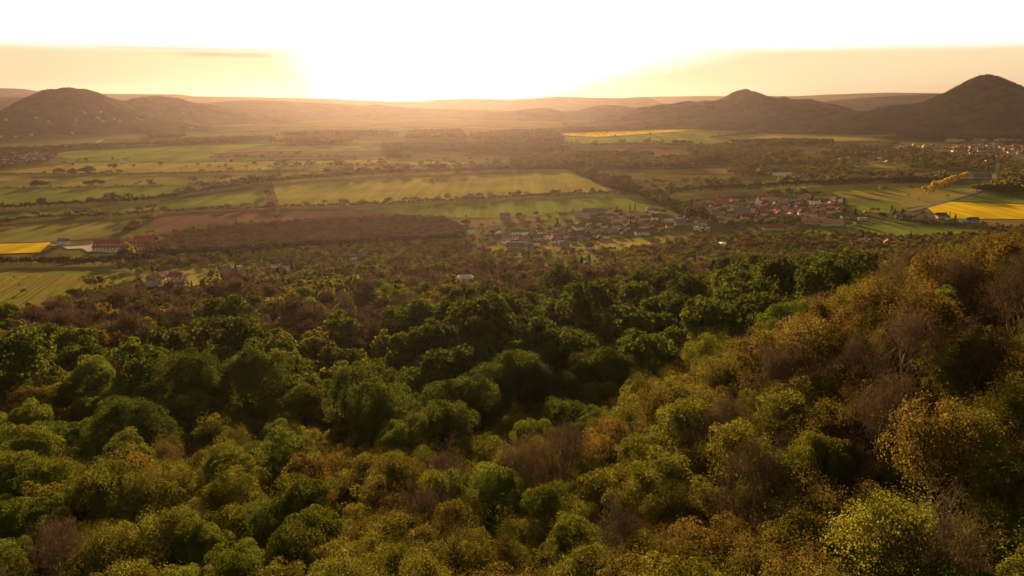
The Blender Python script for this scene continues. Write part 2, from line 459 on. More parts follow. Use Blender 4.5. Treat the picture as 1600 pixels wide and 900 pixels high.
field('pasture_strip', 'pale field strip among the park-like trees beyond the manor', [(1240,262),(1330,258),(1420,258),(1410,262),(1320,264),(1250,266)], FM['gold'], .2)
field('dirt_yard', 'pale trampled yard between sheds at the village edge', [(1288,307),(1298,306),(1308,312),(1302,316)], m_dirt, .5)
field('dirt_yard', 'grey yard crowded with parked things beside the village street', [(1088,357),(1108,359),(1116,361.5),(1104,362),(1090,359)], m_yard, .5)

# ---- hills: each a solid mound with a rough wooded skin
def hill_mat(name, a, b, c):
    return surf_mat(name, a, b, scale=.02, detail=8, c3=c, s3=.004)
HM = [hill_mat('hill_wood', (.030, .026, .032), (.064, .052, .052), (.080, .078, .042)),  # base colours pushed towards blue: cool haze tint painted into the hills
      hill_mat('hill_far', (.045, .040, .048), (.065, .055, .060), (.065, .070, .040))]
def vnoise(n, m, k, rg):
    g = rg.random((n // k + 3, m // k + 3))
    a = np.arange(n) / k; b = np.arange(m) / k
    i = a.astype(int); j = b.astype(int); fa = smooth01(a - i)[:, None]; fb = smooth01(b - j)[None, :]
    return (g[np.ix_(i, j)] * (1 - fa) + g[np.ix_(i + 1, j)] * fa) * (1 - fb) + (g[np.ix_(i, j + 1)] * (1 - fa) + g[np.ix_(i + 1, j + 1)] * fa) * fb
HILLS = []
def hill(label, Y0, wf, wb, crest, mat, step, power=1.0, bump=5.0, seed=1):
    rg = np.random.default_rng(seed)
    cx, cz = [], []
    for u, v in crest:
        x, y, z = at_depth(u, v, Y0); cx.append(x); cz.append(z)
    cx, cz = np.array(cx), np.array(cz)
    x = np.arange(cx[0], cx[-1], step)
    h = np.interp(x, cx, cz)
    k = max(1, int(30 / step)); k = max(1, k // 2); ker = np.hanning(2 * k + 3); ker /= ker.sum()
    h = np.convolve(np.pad(h, k + 1, mode='edge'), ker, 'valid')[:len(x)]
    h *= smooth01((np.arange(len(x)) + 1) / 12) * smooth01((len(x) - np.arange(len(x))) / 12)
    hm = h.max()
    ny = int((wf + wb) / (step * 1.3))
    t = np.linspace(-1, 1, ny)
    Xg = np.repeat(x[None], ny, 0)
    W = np.where(t < 0, wf, wb)[:, None] * (.35 + .65 * (h / hm))[None, :]
    Yg = Y0 + t[:, None] * W
    prof = (1 - np.abs(t)) ** power
    prof = prof * .55 + smooth01(prof) * .45
    big = vnoise(ny, len(x), max(4, int(220 / step)), rg) - .5
    mid = vnoise(ny, len(x), max(2, int(70 / step)), rg) - .5
    Z = h[None] * prof[:, None]
    edge = smooth01((1 - np.abs(t)) / .25)[:, None] * smooth01(np.abs(t) / .12 + .1)[:, None]
    if Y0 > 7000: big, mid, bump = big * .25, mid * .15, bump * .4
    Z = Z * (1 + .30 * big * edge + .18 * mid * edge) + (rg.random(Z.shape) * bump + mid * bump) * smooth01((1 - np.abs(t)) / .06)[:, None]
    Z -= 2
    id_ = np.arange(ny * len(x)).reshape(ny, len(x))
    q = np.stack([id_[:-1, :-1], id_[:-1, 1:], id_[1:, 1:], id_[1:, :-1]], -1).reshape(-1, 4)
    me = mesh_np('hill', np.stack([Xg, Yg, Z], -1).reshape(-1, 3), q, mat)
    HILLS.append((cx[0], cx[-1], Y0, wf))
    hill.last = (x, h, hm, Y0, wf, power)
    return tag(link('hill', me), label, kind='structure')
hill('flat-topped dark wooded hill at far left dotted with small houses', 4300, 800, 900,
     [(-330,200),(-200,190),(-60,182),(0,178),(22,169),(38,162),(47,154),(54,146),(64,141),(76,139.5),(100,137.5),(134,138.5),(146,143),(156,149),(166,156),(171,161),(188,168),(208,175),(240,184),(290,194),(340,203),(420,210)], HM[0], 9, 1.0, seed=3)
LEFT_HILL = hill.last
hill('low rounded wooded hill just right of the flat-topped hill', 5600, 900, 900,
     [(60,190),(120,172),(170,162),(200,156),(225,151),(250,149.5),(275,152),(300,160),(330,165),(380,176),(440,188),(520,198)], HM[0], 14, seed=4)
hill('long low ridge in glowing haze below the setting sun', 7200, 1400, 900,
     [(240,182),(300,168),(330,160),(360,157),(400,156),(430,157),(480,160),(540,163),(570,166),(585,162.5),(600,165),(640,168),(690,170),(760,172),(830,174),(930,186)], HM[1], 20, seed=5)
hill('soft twin hills in orange haze near the centre', 6600, 1000, 900,
     [(700,190),(760,178),(800,174),(835,169.5),(855,168.5),(880,175),(900,173),(930,166),(950,164.5),(975,167),(1010,172),(1080,180),(1160,192)], HM[1], 18, seed=6)
hill('wooded hill with a small knob summit right of centre', 5200, 1200, 900,
     [(880,198),(960,182),(1000,170),(1040,163),(1080,159),(1120,157),(1132,153),(1143,146),(1154,142),(1165,141),(1178,142.5),(1190,147),(1204,152),(1230,155),(1260,154.5),(1290,160),(1320,168),(1360,180),(1420,198)], HM[0], 12, seed=7)
hill('tall dark conical hill near the right edge', 4150, 760, 800,
     [(1150,210),(1180,207),(1255,190),(1329,177),(1380,168),(1433,161),(1460,151),(1480,143),(1510,126),(1530,118),(1545,115.5),(1560,118),(1585,129),(1600,138),(1650,160),(1730,180),(1850,205)], HM[0], 9, seed=8)
RIGHT_HILL = hill.last
hill('low grey-green ridge between the two conical hills', 7600, 1100, 900,
     [(1230,176),(1290,158),(1350,152.5),(1400,149),(1465,146),(1520,146),(1600,150),(1700,160)], HM[1], 20, seed=9)
hill('grey ridge half hidden behind the flat-topped hill', 7000, 900, 900,
     [(-500,150),(-200,152),(-50,150),(0,151),(45,152),(90,156),(150,165),(220,180)], HM[1], 20, seed=10)
hill('long pale plateau on the horizon from the left edge to the centre', 10500, 1500, 900,
     [(-900,140),(-300,136),(0,137),(30,138),(60,142),(160,146),(280,147),(300,150),(400,151.5),(520,154),(560,156),(610,158),(650,158.5),(690,155),(730,154),(800,155),(840,153),(870,150.5),(900,151.5),(960,153),(1010,152.5),(1030,155),(1060,163)], HM[1], 40, seed=11)
hill('faint pale ridge on the right horizon', 13500, 1500, 900,
     [(900,158),(1000,151),(1100,149.5),(1240,150),(1300,147),(1390,144),(1450,145),(1520,146),(1700,144),(2300,148)], HM[1], 50, seed=12)

# ---- the air: even haze over the whole valley
hm, ht = new_mat('haze_air')
ho = N(ht, 'ShaderNodeOutputMaterial'); hv = N(ht, 'ShaderNodeVolumePrincipled')
hv.inputs['Color'].default_value = (.195, .168, .170, 1)
hv.inputs['Density'].default_value = 2.7e-5
hv.inputs['Anisotropy'].default_value = .68
ht.links.new(hv.outputs[0], ho.inputs['Volume'])
bm = bmesh.new(); bmesh.ops.create_cube(bm, size=1)
for v in bm.verts:
    v.co = Vector((v.co.x * 44000, v.co.y * 17000 + 7900, -3 if v.co.z < 0 else 372))
me = bpy.data.meshes.new('haze'); bm.to_mesh(me); bm.free(); me.materials.append(hm)
tag(link('haze', me), 'warm evening haze filling the valley air', kind='stuff')
# ================================================================== trees
m_bark = surf_mat('bark', (.030, .022, .015), (.060, .045, .030), scale=3.0)
m_barkp = surf_mat('pale_bark', (.085, .065, .048), (.16, .125, .09), scale=1.5)
LM = dict(
    dark=leaf_mat('leaf_dark_green', (.046, .060, .009), (.072, .090, .012), .38, .012, .25),
    green=leaf_mat('leaf_green', (.062, .080, .010), (.105, .120, .014), .40, .018, .25),
    lime=leaf_mat('leaf_yellow_green', (.092, .090, .012), (.135, .128, .018), .48, .018, .2),
    amber=leaf_mat('leaf_amber', (.092, .071, .014), (.128, .100, .018), .46, .018, .2),
    bare=leaf_mat('twig_brown', (.072, .050, .028), (.108, .074, .042), .15, .015, .28),
    conifer=leaf_mat('needle_dark', (.012, .018, .010), (.022, .028, .012), .10, .01, .25),
    gold=leaf_mat('leaf_golden', (.42, .27, .025), (.50, .34, .035), .45, .01, .15),
)
def tubes(segs, sides=5):
    """segs: list of (p0, p1, r0, r1) -> verts, quads"""
    V, Q = [], []; o = 0
    for p0, p1, r0, r1 in segs:
        d = p1 - p0; L = np.linalg.norm(d) + 1e-9; d = d / L
        a = np.cross(d, [0, 0, 1.0]) if abs(d[2]) < .95 else np.cross(d, [1.0, 0, 0])
        a /= np.linalg.norm(a); b = np.cross(d, a)
        th = np.arange(sides) * 2 * math.pi / sides
        ring = np.cos(th)[:, None] * a + np.sin(th)[:, None] * b
        V.append(p0 + ring * r0); V.append(p1 + ring * r1)
        i = np.arange(sides); j = (i + 1) % sides
        Q.append(np.stack([o + i, o + j, o + sides + j, o + sides + i], -1)); o += 2 * sides
    return np.concatenate(V), np.concatenate(Q)
def skeleton(rg, H, Rr, levels=2, limbs=8, trunk_r=.25, base=.3):
    """trunk, crooked limbs and branches; returns segments and the tips where foliage sits"""
    S, T = [], []
    p = np.array([0, 0, -.5]); n = 5
    pts = [p]
    for k in range(n):
        p = p + np.array([rg.normal(0, .15), rg.normal(0, .15), (H * .62 + .5) / n]); pts.append(p)
    for k in range(n):
        S.append((pts[k], pts[k + 1], trunk_r * (1 - .12 * k), trunk_r * (1 - .12 * (k + 1))))
    def grow(p, d, L, r, lev):
        m = 3; q = p
        for k in range(m):
            d = d + rg.normal(0, .22, 3) + np.array([0, 0, .10]); d /= np.linalg.norm(d)
            q2 = q + d * L / m
            S.append((q, q2, r * (1 - .25 * k), r * (1 - .25 * (k + 1)))); q = q2
            if lev > 0 and k > 0 or (lev > 0 and rg.random() < .5):
                for _ in range(2):
                    dd = d + rg.normal(0, .75, 3); dd /= np.linalg.norm(dd)
                    grow(q, dd, L * .52, r * .42, lev - 1)
        T.append(q)
    for i in range(limbs):
        f = base + (1 - base) * (i + .5) / limbs
        k = min(n - 1, int(f * n)); q = pts[k] + (pts[k + 1] - pts[k]) * (f * n - k)
        a = i * 2.4 + rg.normal(0, .3); e = rg.uniform(.25, .6) + .75 * f
        d = np.array([math.cos(a) * math.cos(e), math.sin(a) * math.cos(e), math.sin(e)])
        reach = Rr * rg.uniform(.75, 1.1) * (1.0 if f < .8 else .8)
        grow(q, d, reach, trunk_r * .42, levels)
    return S, np.array(T)
def leaf_quads(P, Nn, size, rg, aspect=.75):
    """one small folded-out leaf spray per point"""
    n = len(P)
    t = rg.normal(size=(n, 3)); t -= (t * Nn).sum(1, keepdims=True) * Nn; t /= np.linalg.norm(t, axis=1, keepdims=True) + 1e-9
    b = np.cross(Nn, t); s = (size * rg.uniform(.55, 1.35, n))[:, None]
    V = np.stack([P - t * s * .5, P + b * s * aspect * .5, P + t * s * .5, P - b * s * aspect * .5], 1)
    return V.reshape(-1, 3), np.arange(4 * n).reshape(n, 4)
def unit(v): return v / (np.linalg.norm(v, axis=1, keepdims=True) + 1e-9)
def crown_pts(rg, H, Rr, nclump, nleaf, kind, lod):
    """leaf positions and facing: foliage lumps over an uneven crown"""
    hz = H * .40; cz = H * .60
    C = unit(rg.normal(size=(nclump, 3)))
    C[:, 2] = np.where(C[:, 2] < -.35, -C[:, 2], C[:, 2])
    lob = 1 + .22 * np.sin(C[:, 0] * 3.1 + rg.random() * 6) * np.cos(C[:, 1] * 2.7 + rg.random() * 6)
    rad = rg.uniform(.45, .84, nclump) * lob
    cen = C * rad[:, None] * np.array([Rr, Rr, hz]) + np.array([0, 0, cz])
    cr = Rr * rg.uniform(.17, .31, nclump)
    k = rg.integers(0, nclump, nleaf)
    # leaves cover the outer side of each lump, fewer inside
    D = unit(unit(rg.normal(size=(nleaf, 3))) + C[k] * .55 + np.array([0, 0, .25]))
    P = cen[k] + D * (cr[k] * rg.uniform(.55, 1.05, nleaf) ** .6)[:, None] * np.array([1, 1, .95])
    Nn = unit(D + rg.normal(0, .42, (nleaf, 3)))
    return P, Nn
PROTO = {}
def make_tree_meshes(kind, seed, lod):
    rg = np.random.default_rng(seed * 31 + len(kind) * 7 + lod)
    H, Rr = 12.0, 4.8
    wood = None
    if kind in ('dark', 'green', 'lime', 'amber', 'gold'):
        full = {'dark': 1.0, 'green': .9, 'lime': .62, 'amber': .5, 'gold': .8}[kind]
        nl = int({0: 24000, 1: 3600, 2: 420}[lod] * full)
        ls = {0: .19, 1: .52, 2: 1.5}[lod] / (full ** .15)
        ncl = {'dark': 66, 'green': 62, 'lime': 54, 'amber': 44, 'gold': 34}[kind]
        if kind == 'dark': Rr = 5.4
        if kind == 'gold': H, Rr = 13.0, 3.4
        if lod == 0:
            S, T = skeleton(rg, H, Rr, 2 if kind in ('lime', 'amber') else 1, 9, .30)
            if kind in ('lime', 'amber'):
                # foliage mainly at the branch tips
                T = T[T[:, 2] > H * .25]
                q = rg.integers(0, len(T), int(nl * .55))
                P1 = T[q] + rg.normal(0, .50, (len(q), 3)); N1 = unit(P1 - np.array([0, 0, H * .45]) + rg.normal(0, 1.3, P1.shape))
                P2, N2 = crown_pts(rg, H, Rr, ncl, int(nl * .62), kind, lod)
                P, Nn = np.concatenate([P1, P2]), np.concatenate([N1, N2])
            else:
                P, Nn = crown_pts(rg, H, Rr, ncl, nl, kind, lod)
        else:
            P, Nn = crown_pts(rg, H, Rr, ncl if lod == 1 else 22, nl, kind, lod)
            S = [(np.array([0, 0, -.5]), np.array([0, 0, H * .6]), .26, .12)]
        V, Q = leaf_quads(P, Nn, ls, rg)
        cm = mesh_np('crown', V, Q, LM[kind])
        V, Q = tubes(S, 5 if lod == 0 else 4); wood = (V, Q)
    elif kind == 'bare':
        S, T = skeleton(rg, H, Rr, {0: 3, 1: 1, 2: 1}[lod], {0: 9, 1: 8, 2: 5}[lod], .24, .25)
        wood = tubes(S if lod == 0 else S[:5], 4)
        nt_ = {0: 4600, 1: 1500, 2: 330}[lod]; wd = {0: .022, 1: .10, 2: .36}[lod]; ln = {0: .65, 1: 1.15, 2: 1.6}[lod]
        n1 = nt_ * 3 // 4 if lod == 0 else nt_ // 2
        q = rg.integers(0, len(T), n1)
        P = np.concatenate([T[q] + rg.normal(0, .30 if lod == 0 else .6, (len(q), 3)), crown_pts(rg, H, Rr, 40, nt_ - n1, kind, lod)[0]])
        out_ = unit(P - np.array([0, 0, H * .35])); t = unit(out_ * .6 + rg.normal(0, .65, P.shape) + np.array([0, 0, .30]))
        b = unit(np.cross(t, rg.normal(size=P.shape)))
        L = (ln * rg.uniform(.6, 1.3, len(P)))[:, None]
        V = np.stack([P - b * wd, P + b * wd, P + b * wd * .4 + t * L, P - b * wd * .4 + t * L], 1).reshape(-1, 3)
        Q = np.arange(len(V)).reshape(-1, 4)
        cm = mesh_np('crown', V, Q, LM['bare'])
    else:  # conifer
        H, Rr = 14.0, 2.9
        nl = {0: 5000, 1: 1500, 2: 300}[lod]; ls = {0: .5, 1: .85, 2: 1.5}[lod]
        f = rg.random(nl) ** .75; z = 1.0 + (H - 1.0) * f
        tier = 1 + .16 * np.sin(f * 34)
        r = Rr * (1 - f) ** .85 * tier * rg.uniform(.6, 1.0, nl) + .1
        a = rg.uniform(0, 2 * math.pi, nl)
        r = r * (1 + .15 * np.sin(a * 3 + seed))
        P = np.stack([np.cos(a) * r, np.sin(a) * r, z - r * .25], -1)
        Nn = unit(np.stack([np.cos(a), np.sin(a), np.full(nl, .5)], -1) + rg.normal(0, .4, (nl, 3)))
        V, Q = leaf_quads(P, Nn, ls, rg, .6)
        cm = mesh_np('crown', V, Q, LM['conifer'])
        wood = tubes([(np.array([0, 0, -.5]), np.array([0, 0, H * .9]), .25, .05)], 5)
    tm = mesh_np('trunk', wood[0], wood[1], m_barkp if kind == 'bare' and lod == 0 else m_bark, smooth=True)
    # single mesh (foliage + trunk) for trees too small to show their parts
    nv = len(cm.vertices)
    cv = np.empty(nv * 3, np.float32); cm.vertices.foreach_get('co', cv); cv = cv.reshape(-1, 3)
    cq = np.arange(nv).reshape(-1, 4)
    if lod > 0:
        both = mesh_np('tree', np.concatenate([cv, wood[0]]), [cq, wood[1] + nv], [LM[kind], m_bark],
                       np.concatenate([np.zeros(len(cq), int), np.ones(len(wood[1]), int)]))
    else: both = None
    return dict(crown=cm, trunk=tm, both=both, H=H, R=Rr, cv=cv, cq=cq, wood=wood)
KINDS_T = ['dark', 'green', 'lime', 'amber', 'bare', 'conifer', 'gold']
NVAR = 4
for kk in KINDS_T:
    for s_ in range(NVAR):
        for lod in (0, 1, 2):
            if kk == 'gold' and lod == 0: continue
            PROTO[kk, s_, lod] = make_tree_meshes(kk, s_ + 1, lod)

# ---- instancing for the uncountable wood: points of one object, a tree on each
proto_col = bpy.data.collections.new('tree_kinds')
PIDX = {}
_pn = []
for lod in (1, 2):
    for kk in KINDS_T:
        for s_ in range(NVAR):
            nm = 'a%03d' % len(_pn)
            o = bpy.data.objects.new(nm, PROTO[kk, s_, lod]['both']); proto_col.objects.link(o)
            PIDX[kk, s_, lod] = len(_pn); _pn.append(nm)
gn = bpy.data.node_groups.new('plant_trees', 'GeometryNodeTree')
gn.interface.new_socket('Geometry', in_out='INPUT', socket_type='NodeSocketGeometry')
gn.interface.new_socket('Geometry', in_out='OUTPUT', socket_type='NodeSocketGeometry')
gi = gn.nodes.new('NodeGroupInput'); go = gn.nodes.new('NodeGroupOutput')
ip = gn.nodes.new('GeometryNodeInstanceOnPoints'); ci = gn.nodes.new('GeometryNodeCollectionInfo')
ci.inputs['Collection'].default_value = proto_col
ci.inputs['Separate Children'].default_value = True; ci.inputs['Reset Children'].default_value = True
ip.inputs['Pick Instance'].default_value = True
def nattr(nm, ty):
    a = gn.nodes.new('GeometryNodeInputNamedAttribute'); a.data_type = ty; a.inputs[0].default_value = nm
    return a.outputs[0]
gn.links.new(gi.outputs[0], ip.inputs['Points']); gn.links.new(ci.outputs[0], ip.inputs['Instance'])
gn.links.new(nattr('which', 'INT'), ip.inputs['Instance Index'])
cb = gn.nodes.new('ShaderNodeCombineXYZ'); gn.links.new(nattr('turn', 'FLOAT'), cb.inputs[2])
e2r = gn.nodes.new('FunctionNodeEulerToRotation'); gn.links.new(cb.outputs[0], e2r.inputs[0])
gn.links.new(e2r.outputs[0], ip.inputs['Rotation'])
gn.links.new(nattr('size', 'FLOAT_VECTOR'), ip.inputs['Scale'])
gn.links.new(ip.outputs[0], go.inputs[0])
def wood_object(name, label, pts):
    """pts: list of (x, y, z, which, turn, sxy, sz)"""
    if not pts: return
    A = np.array(pts, float)
    me = bpy.data.meshes.new(name); me.vertices.add(len(A)); me.vertices.foreach_set('co', A[:, :3].astype(np.float32).ravel())
    a = me.attributes.new('which', 'INT', 'POINT'); a.data.foreach_set('value', A[:, 3].astype(np.int32))
    a = me.attributes.new('turn', 'FLOAT', 'POINT'); a.data.foreach_set('value', A[:, 4].astype(np.float32))
    a = me.attributes.new('size', 'FLOAT_VECTOR', 'POINT'); a.data.foreach_set('vector', A[:, [5, 5, 6]].astype(np.float32).ravel())
    o = link(name, me); md = o.modifiers.new('trees', 'NODES'); md.node_group = gn
    return tag(o, label, kind='stuff')

# ---- where each sort of wood stands, by the place in the picture
Z_HOLLOW = [(560,735),(575,640),(590,560),(640,525),(760,500),(900,470),(1080,445),(1250,425),(1345,430),(1345,470),(1290,500),(1180,560),(1060,590),(960,650),(900,700),(820,690),(740,740)]
Z_RIGHT = [(1080,900),(1040,800),(1050,720),(1120,650),(1250,560),(1340,500),(1420,470),(1600,380),(1900,380),(1900,1200),(1080,1200)]
Z_RCORNER = [(1470,760),(1600,700),(1900,680),(1900,1300),(1480,1300)]
Z_BROWN1 = [(20,520),(60,490),(170,468),(330,440),(400,440),(410,500),(330,520),(230,520),(120,560),(20,560)]
Z_BROWN2 = [(400,520),(480,490),(660,500),(660,560),(560,590),(420,570)]
Z_BROWN3 = [(620,420),(760,410),(900,420),(1010,430),(1170,410),(1350,410),(1330,440),(1120,470),(1010,500),(880,480),(780,470),(640,455)]
Z_DGREEN_L = [(120,660),(230,600),(420,560),(560,560),(560,620),(420,700),(300,700),(180,740),(100,700)]
Z_OLIVE = [(200,770),(520,740),(900,700),(1080,590),(1300,500),(1340,560),(1100,720),(1040,900),(1040,1300),(0,1300),(0,800)]
def P(p, k): return inpoly([p[0]], [p[1]], k)[0]
def near_mix(u, v):
    if v > 430 and P((u, v), Z_RCORNER): return dict(lime=.7, green=.3)
    if P((u, v), Z_HOLLOW): return dict(dark=.33, green=.38, lime=.16, amber=.06, bare=.07)
    if P((u, v), Z_RIGHT): return dict(bare=.19, amber=.29, lime=.50, green=.02)
    if P((u, v), Z_OLIVE):
        if u > 500: return dict(lime=.50, amber=.27, green=.08, bare=.15)
        return dict(lime=.42, green=.34, amber=.14, bare=.10)
    if P((u, v), Z_DGREEN_L): return dict(dark=.25, green=.55, lime=.15, bare=.05)
    if P((u, v), Z_BROWN1): return dict(bare=.68, amber=.22, lime=.06, green=.04)
    if P((u, v), Z_BROWN2): return dict(bare=.62, amber=.12, lime=.12, green=.14)
    if P((u, v), Z_BROWN3): return dict(bare=.66, amber=.20, lime=.08, green=.03, conifer=.03)
    if v > 560: return dict(dark=.06, green=.32, lime=.36, amber=.14, bare=.12)
    if v > 500: return dict(dark=.04, green=.24, lime=.34, amber=.18, bare=.20)
    if v > 440: return dict(lime=.30, green=.20, amber=.22, bare=.26, conifer=.02)
    return dict(amber=.34, lime=.34, bare=.20, green=.10, conifer=.02)
# ================================================================== buildings
hrg = random.Random(5)
m_white = surf_mat('white_render', (.62, .60, .57), (.74, .72, .68), scale=.3, rnd=.12)
m_cream = surf_mat('cream_render', (.50, .43, .33), (.60, .52, .40), scale=.3, rnd=.12)
m_grey = surf_mat('grey_render', (.28, .27, .26), (.36, .35, .34), scale=.3, rnd=.15)
m_pinkw = surf_mat('pink_render', (.58, .33, .25), (.66, .40, .30), scale=.3, rnd=.1)
m_ochre = surf_mat('ochre_render', (.52, .34, .12), (.60, .40, .16), scale=.3, rnd=.1)
m_rbrown = surf_mat('brown_tiles', (.10, .055, .040), (.16, .085, .060), scale=.8, rnd=.25)
m_wred = surf_mat('winery_red_tiles', (.27, .07, .055), (.33, .09, .065), scale=.8)
m_rred = surf_mat('red_tiles', (.20, .07, .05), (.26, .085, .06), scale=.8, rnd=.2)
m_rorange = surf_mat('orange_tiles', (.22, .115, .075), (.29, .15, .095), scale=.8, rnd=.2)
m_rgrey = surf_mat('grey_slates', (.11, .11, .12), (.17, .165, .17), scale=.8, rnd=.25)
m_rpink = surf_mat('faded_pink_tiles', (.36, .20, .16), (.44, .26, .21), scale=.8, rnd=.15)
m_rwhite = surf_mat('white_sheet_roof', (.60, .58, .55), (.72, .70, .66), scale=.4, rnd=.1)
m_glass = surf_mat('dark_window', (.03, .035, .045), (.05, .05, .06), scale=1, rough=.25, spec=.5)
m_wood = surf_mat('brown_door', (.10, .06, .035), (.14, .08, .05), scale=2)
m_brick = surf_mat('chimney_brick', (.25, .12, .08), (.32, .16, .11), scale=3)
WALLM = dict(white=m_white, cream=m_cream, grey=m_grey, pink=m_pinkw, ochre=m_ochre)
ROOFM = dict(brown=m_rbrown, red=m_rred, orange=m_rorange, grey=m_rgrey, pink=m_rpink, white=m_rwhite)
RNAME = dict(brown='brown tiled', red='red tiled', orange='orange tiled', grey='grey', pink='faded pink', white='flat white')

USED = {}
_ONES = 'zero one two three four five six seven eight nine ten eleven twelve thirteen fourteen fifteen sixteen seventeen eighteen nineteen'.split()
_TENS = '0 0 twenty thirty forty fifty sixty seventy eighty ninety'.split()
def spell(p, dec):
    p = max(0.0, p); n = int(p) if dec else int(round(p))
    w = _ONES[n] if n < 20 else 'one-hundred-' + _ONES[n % 100] if n > 99 else _TENS[n // 10] + ('-' + _ONES[n % 10] if n % 10 else '')
    if dec: w += '-point-' + _ONES[int((p - int(p)) * 10)]
    if dec > 1: w += '-' + _ONES[int((p - int(p)) * 100) % 10]
    return w
def place_words(x, y, z, land=None):
    """where a thing stands in the photo, in words"""
    u, v, d = proj(x, y, z)
    for n in (0, 1, 2):
        s = f"{spell(u / 16, n)} percent across and {spell(v / 9, n)} percent down the photo"
        if s not in USED: USED[s] = 1; return s
    return s
def box_mesh(name, x0, x1, y0, y1, z0, z1, mat):
    V = [(x0,y0,z0),(x1,y0,z0),(x1,y1,z0),(x0,y1,z0),(x0,y0,z1),(x1,y0,z1),(x1,y1,z1),(x0,y1,z1)]
    F = [(0,3,2,1),(4,5,6,7),(0,1,5,4),(1,2,6,5),(2,3,7,6),(3,0,4,7)]
    me = bpy.data.meshes.new(name); me.from_pydata(V, [], F); me.materials.append(mat); return me
def wall_mesh(L, W, h, ridge, mat, sink=3.0):
    a, b = L / 2, W / 2
    V = [(-a,-b,-sink),(a,-b,-sink),(a,b,-sink),(-a,b,-sink),(-a,-b,h),(a,-b,h),(a,b,h),(-a,b,h),(-a,0,h+ridge-.12),(a,0,h+ridge-.12)]
    F = [(0,3,2,1),(0,1,5,4),(2,3,7,6),(1,2,6,9,5),(3,0,4,8,7)]
    me = bpy.data.meshes.new('wall'); me.from_pydata(V, [], F); me.materials.append(mat); return me
def roof_mesh(L, W, h, ridge, mat, o=.5, hip=0.0):
    a, b, t = L / 2 + o, W / 2 + o, .22
    dz = ridge / (W / 2) * o
    rl = a - hip * W / 2
    V = [(-a,-b,h-dz),(a,-b,h-dz),(a,b,h-dz),(-a,b,h-dz),(-rl,0,h+ridge),(rl,0,h+ridge)]
    V += [(x, y, z + t) for x, y, z in V]
    F = [(6,7,11,10),(8,9,10,11),(7,8,11),(9,6,10),(1,0,4,5),(3,2,5,4),(0,1,7,6),(1,2,8,7),(2,3,9,8),(3,0,6,9)]
    if hip: F += [(2,1,5),(0,3,4)]
    else: F += [(2,1,5),(0,3,4)]
    me = bpy.data.meshes.new('roof'); me.from_pydata(V, [], F); me.materials.append(mat); return me
win_me = box_mesh('window', -.6, .6, -.05, .05, 0, 1.3, m_glass)
door_me = box_mesh('door', -.5, .5, -.06, .06, 0, 2.1, m_wood)
chim_me = box_mesh('chimney', -.4, .4, -.4, .4, -1.2, 1.3, m_brick)
frame_me = box_mesh('frame', -.75, .75, -.03, .03, -.15, 1.45, m_white)
def house(u, v, L, W, wall, roof, rot=0.0, h=None, ridge=None, label=None, group=None, cat='house', name='house', detail=None, hip=0.0, xy=None, z=None):
    x, y = xy if xy else ground(u, v)
    z = t1(x, y) if z is None else z
    h = h or hrg.uniform(4.0, 5.6); ridge = W * .42 if ridge is None else ridge
    sink = 3.0
    if y < 720: z += 2.5; sink = 6.5      # hillside houses stand on tall plinths
    e = empty(name, (x, y, z), R(rot))
    if label is None:
        big = 'small' if L < 9 else ('long' if L > 20 else 'plain')
        label = f"{big} {wall} {name.replace('_', ' ')} with {RNAME[roof]} roof, {place_words(x, y, z + h)}"
    tag(e, label, cat, group)
    fl = roof == 'white'
    if fl: ridge = min(ridge, .7)
    link('wall', wall_mesh(L, W, h, ridge, WALLM[wall], sink), e)
    rf = link('roof', roof_mesh(L, W, h, ridge, ROOFM[roof], .5, hip), e)
    dist = y
    if detail is None: detail = dist < 1500
    if detail:
        if not fl and L < 30 and hrg.random() < .8:
            c = link('chimney', chim_me, rf); c.location = (L * hrg.uniform(-.3, .3), W * .15, h + ridge * .8)
        n = max(2, min(10, int(L / 3.5)))
        for i in range(n):
            px = -L / 2 + L * (i + .5) / n
            for s in (-1, 1):
                if i == n // 2 and s == -1:
                    d = link('door', door_me, e); d.location = (px, s * (W / 2 + .03), 0)
                else:
                    w = link('window', win_me, e); w.location = (px, s * (W / 2 + .02), h - 2.0)
        for s in (-1, 1):
            w = link('window', win_me, e); w.location = (s * (L / 2 + .02), 0, h - 2.0); w.rotation_euler = (0, 0, R(90))
            if ridge > 2.2:
                w = link('window', win_me, e); w.location = (s * (L / 2 + .02), 0, h + .3); w.rotation_euler = (0, 0, R(90)); w.scale = (.8, 1, .7)
    HOUSES.append((x, y, max(L, W) / 2))
    return e
HOUSES = []
G1, G2, G3 = 'houses of the near village', 'houses of the church village', 'houses of the far right village'
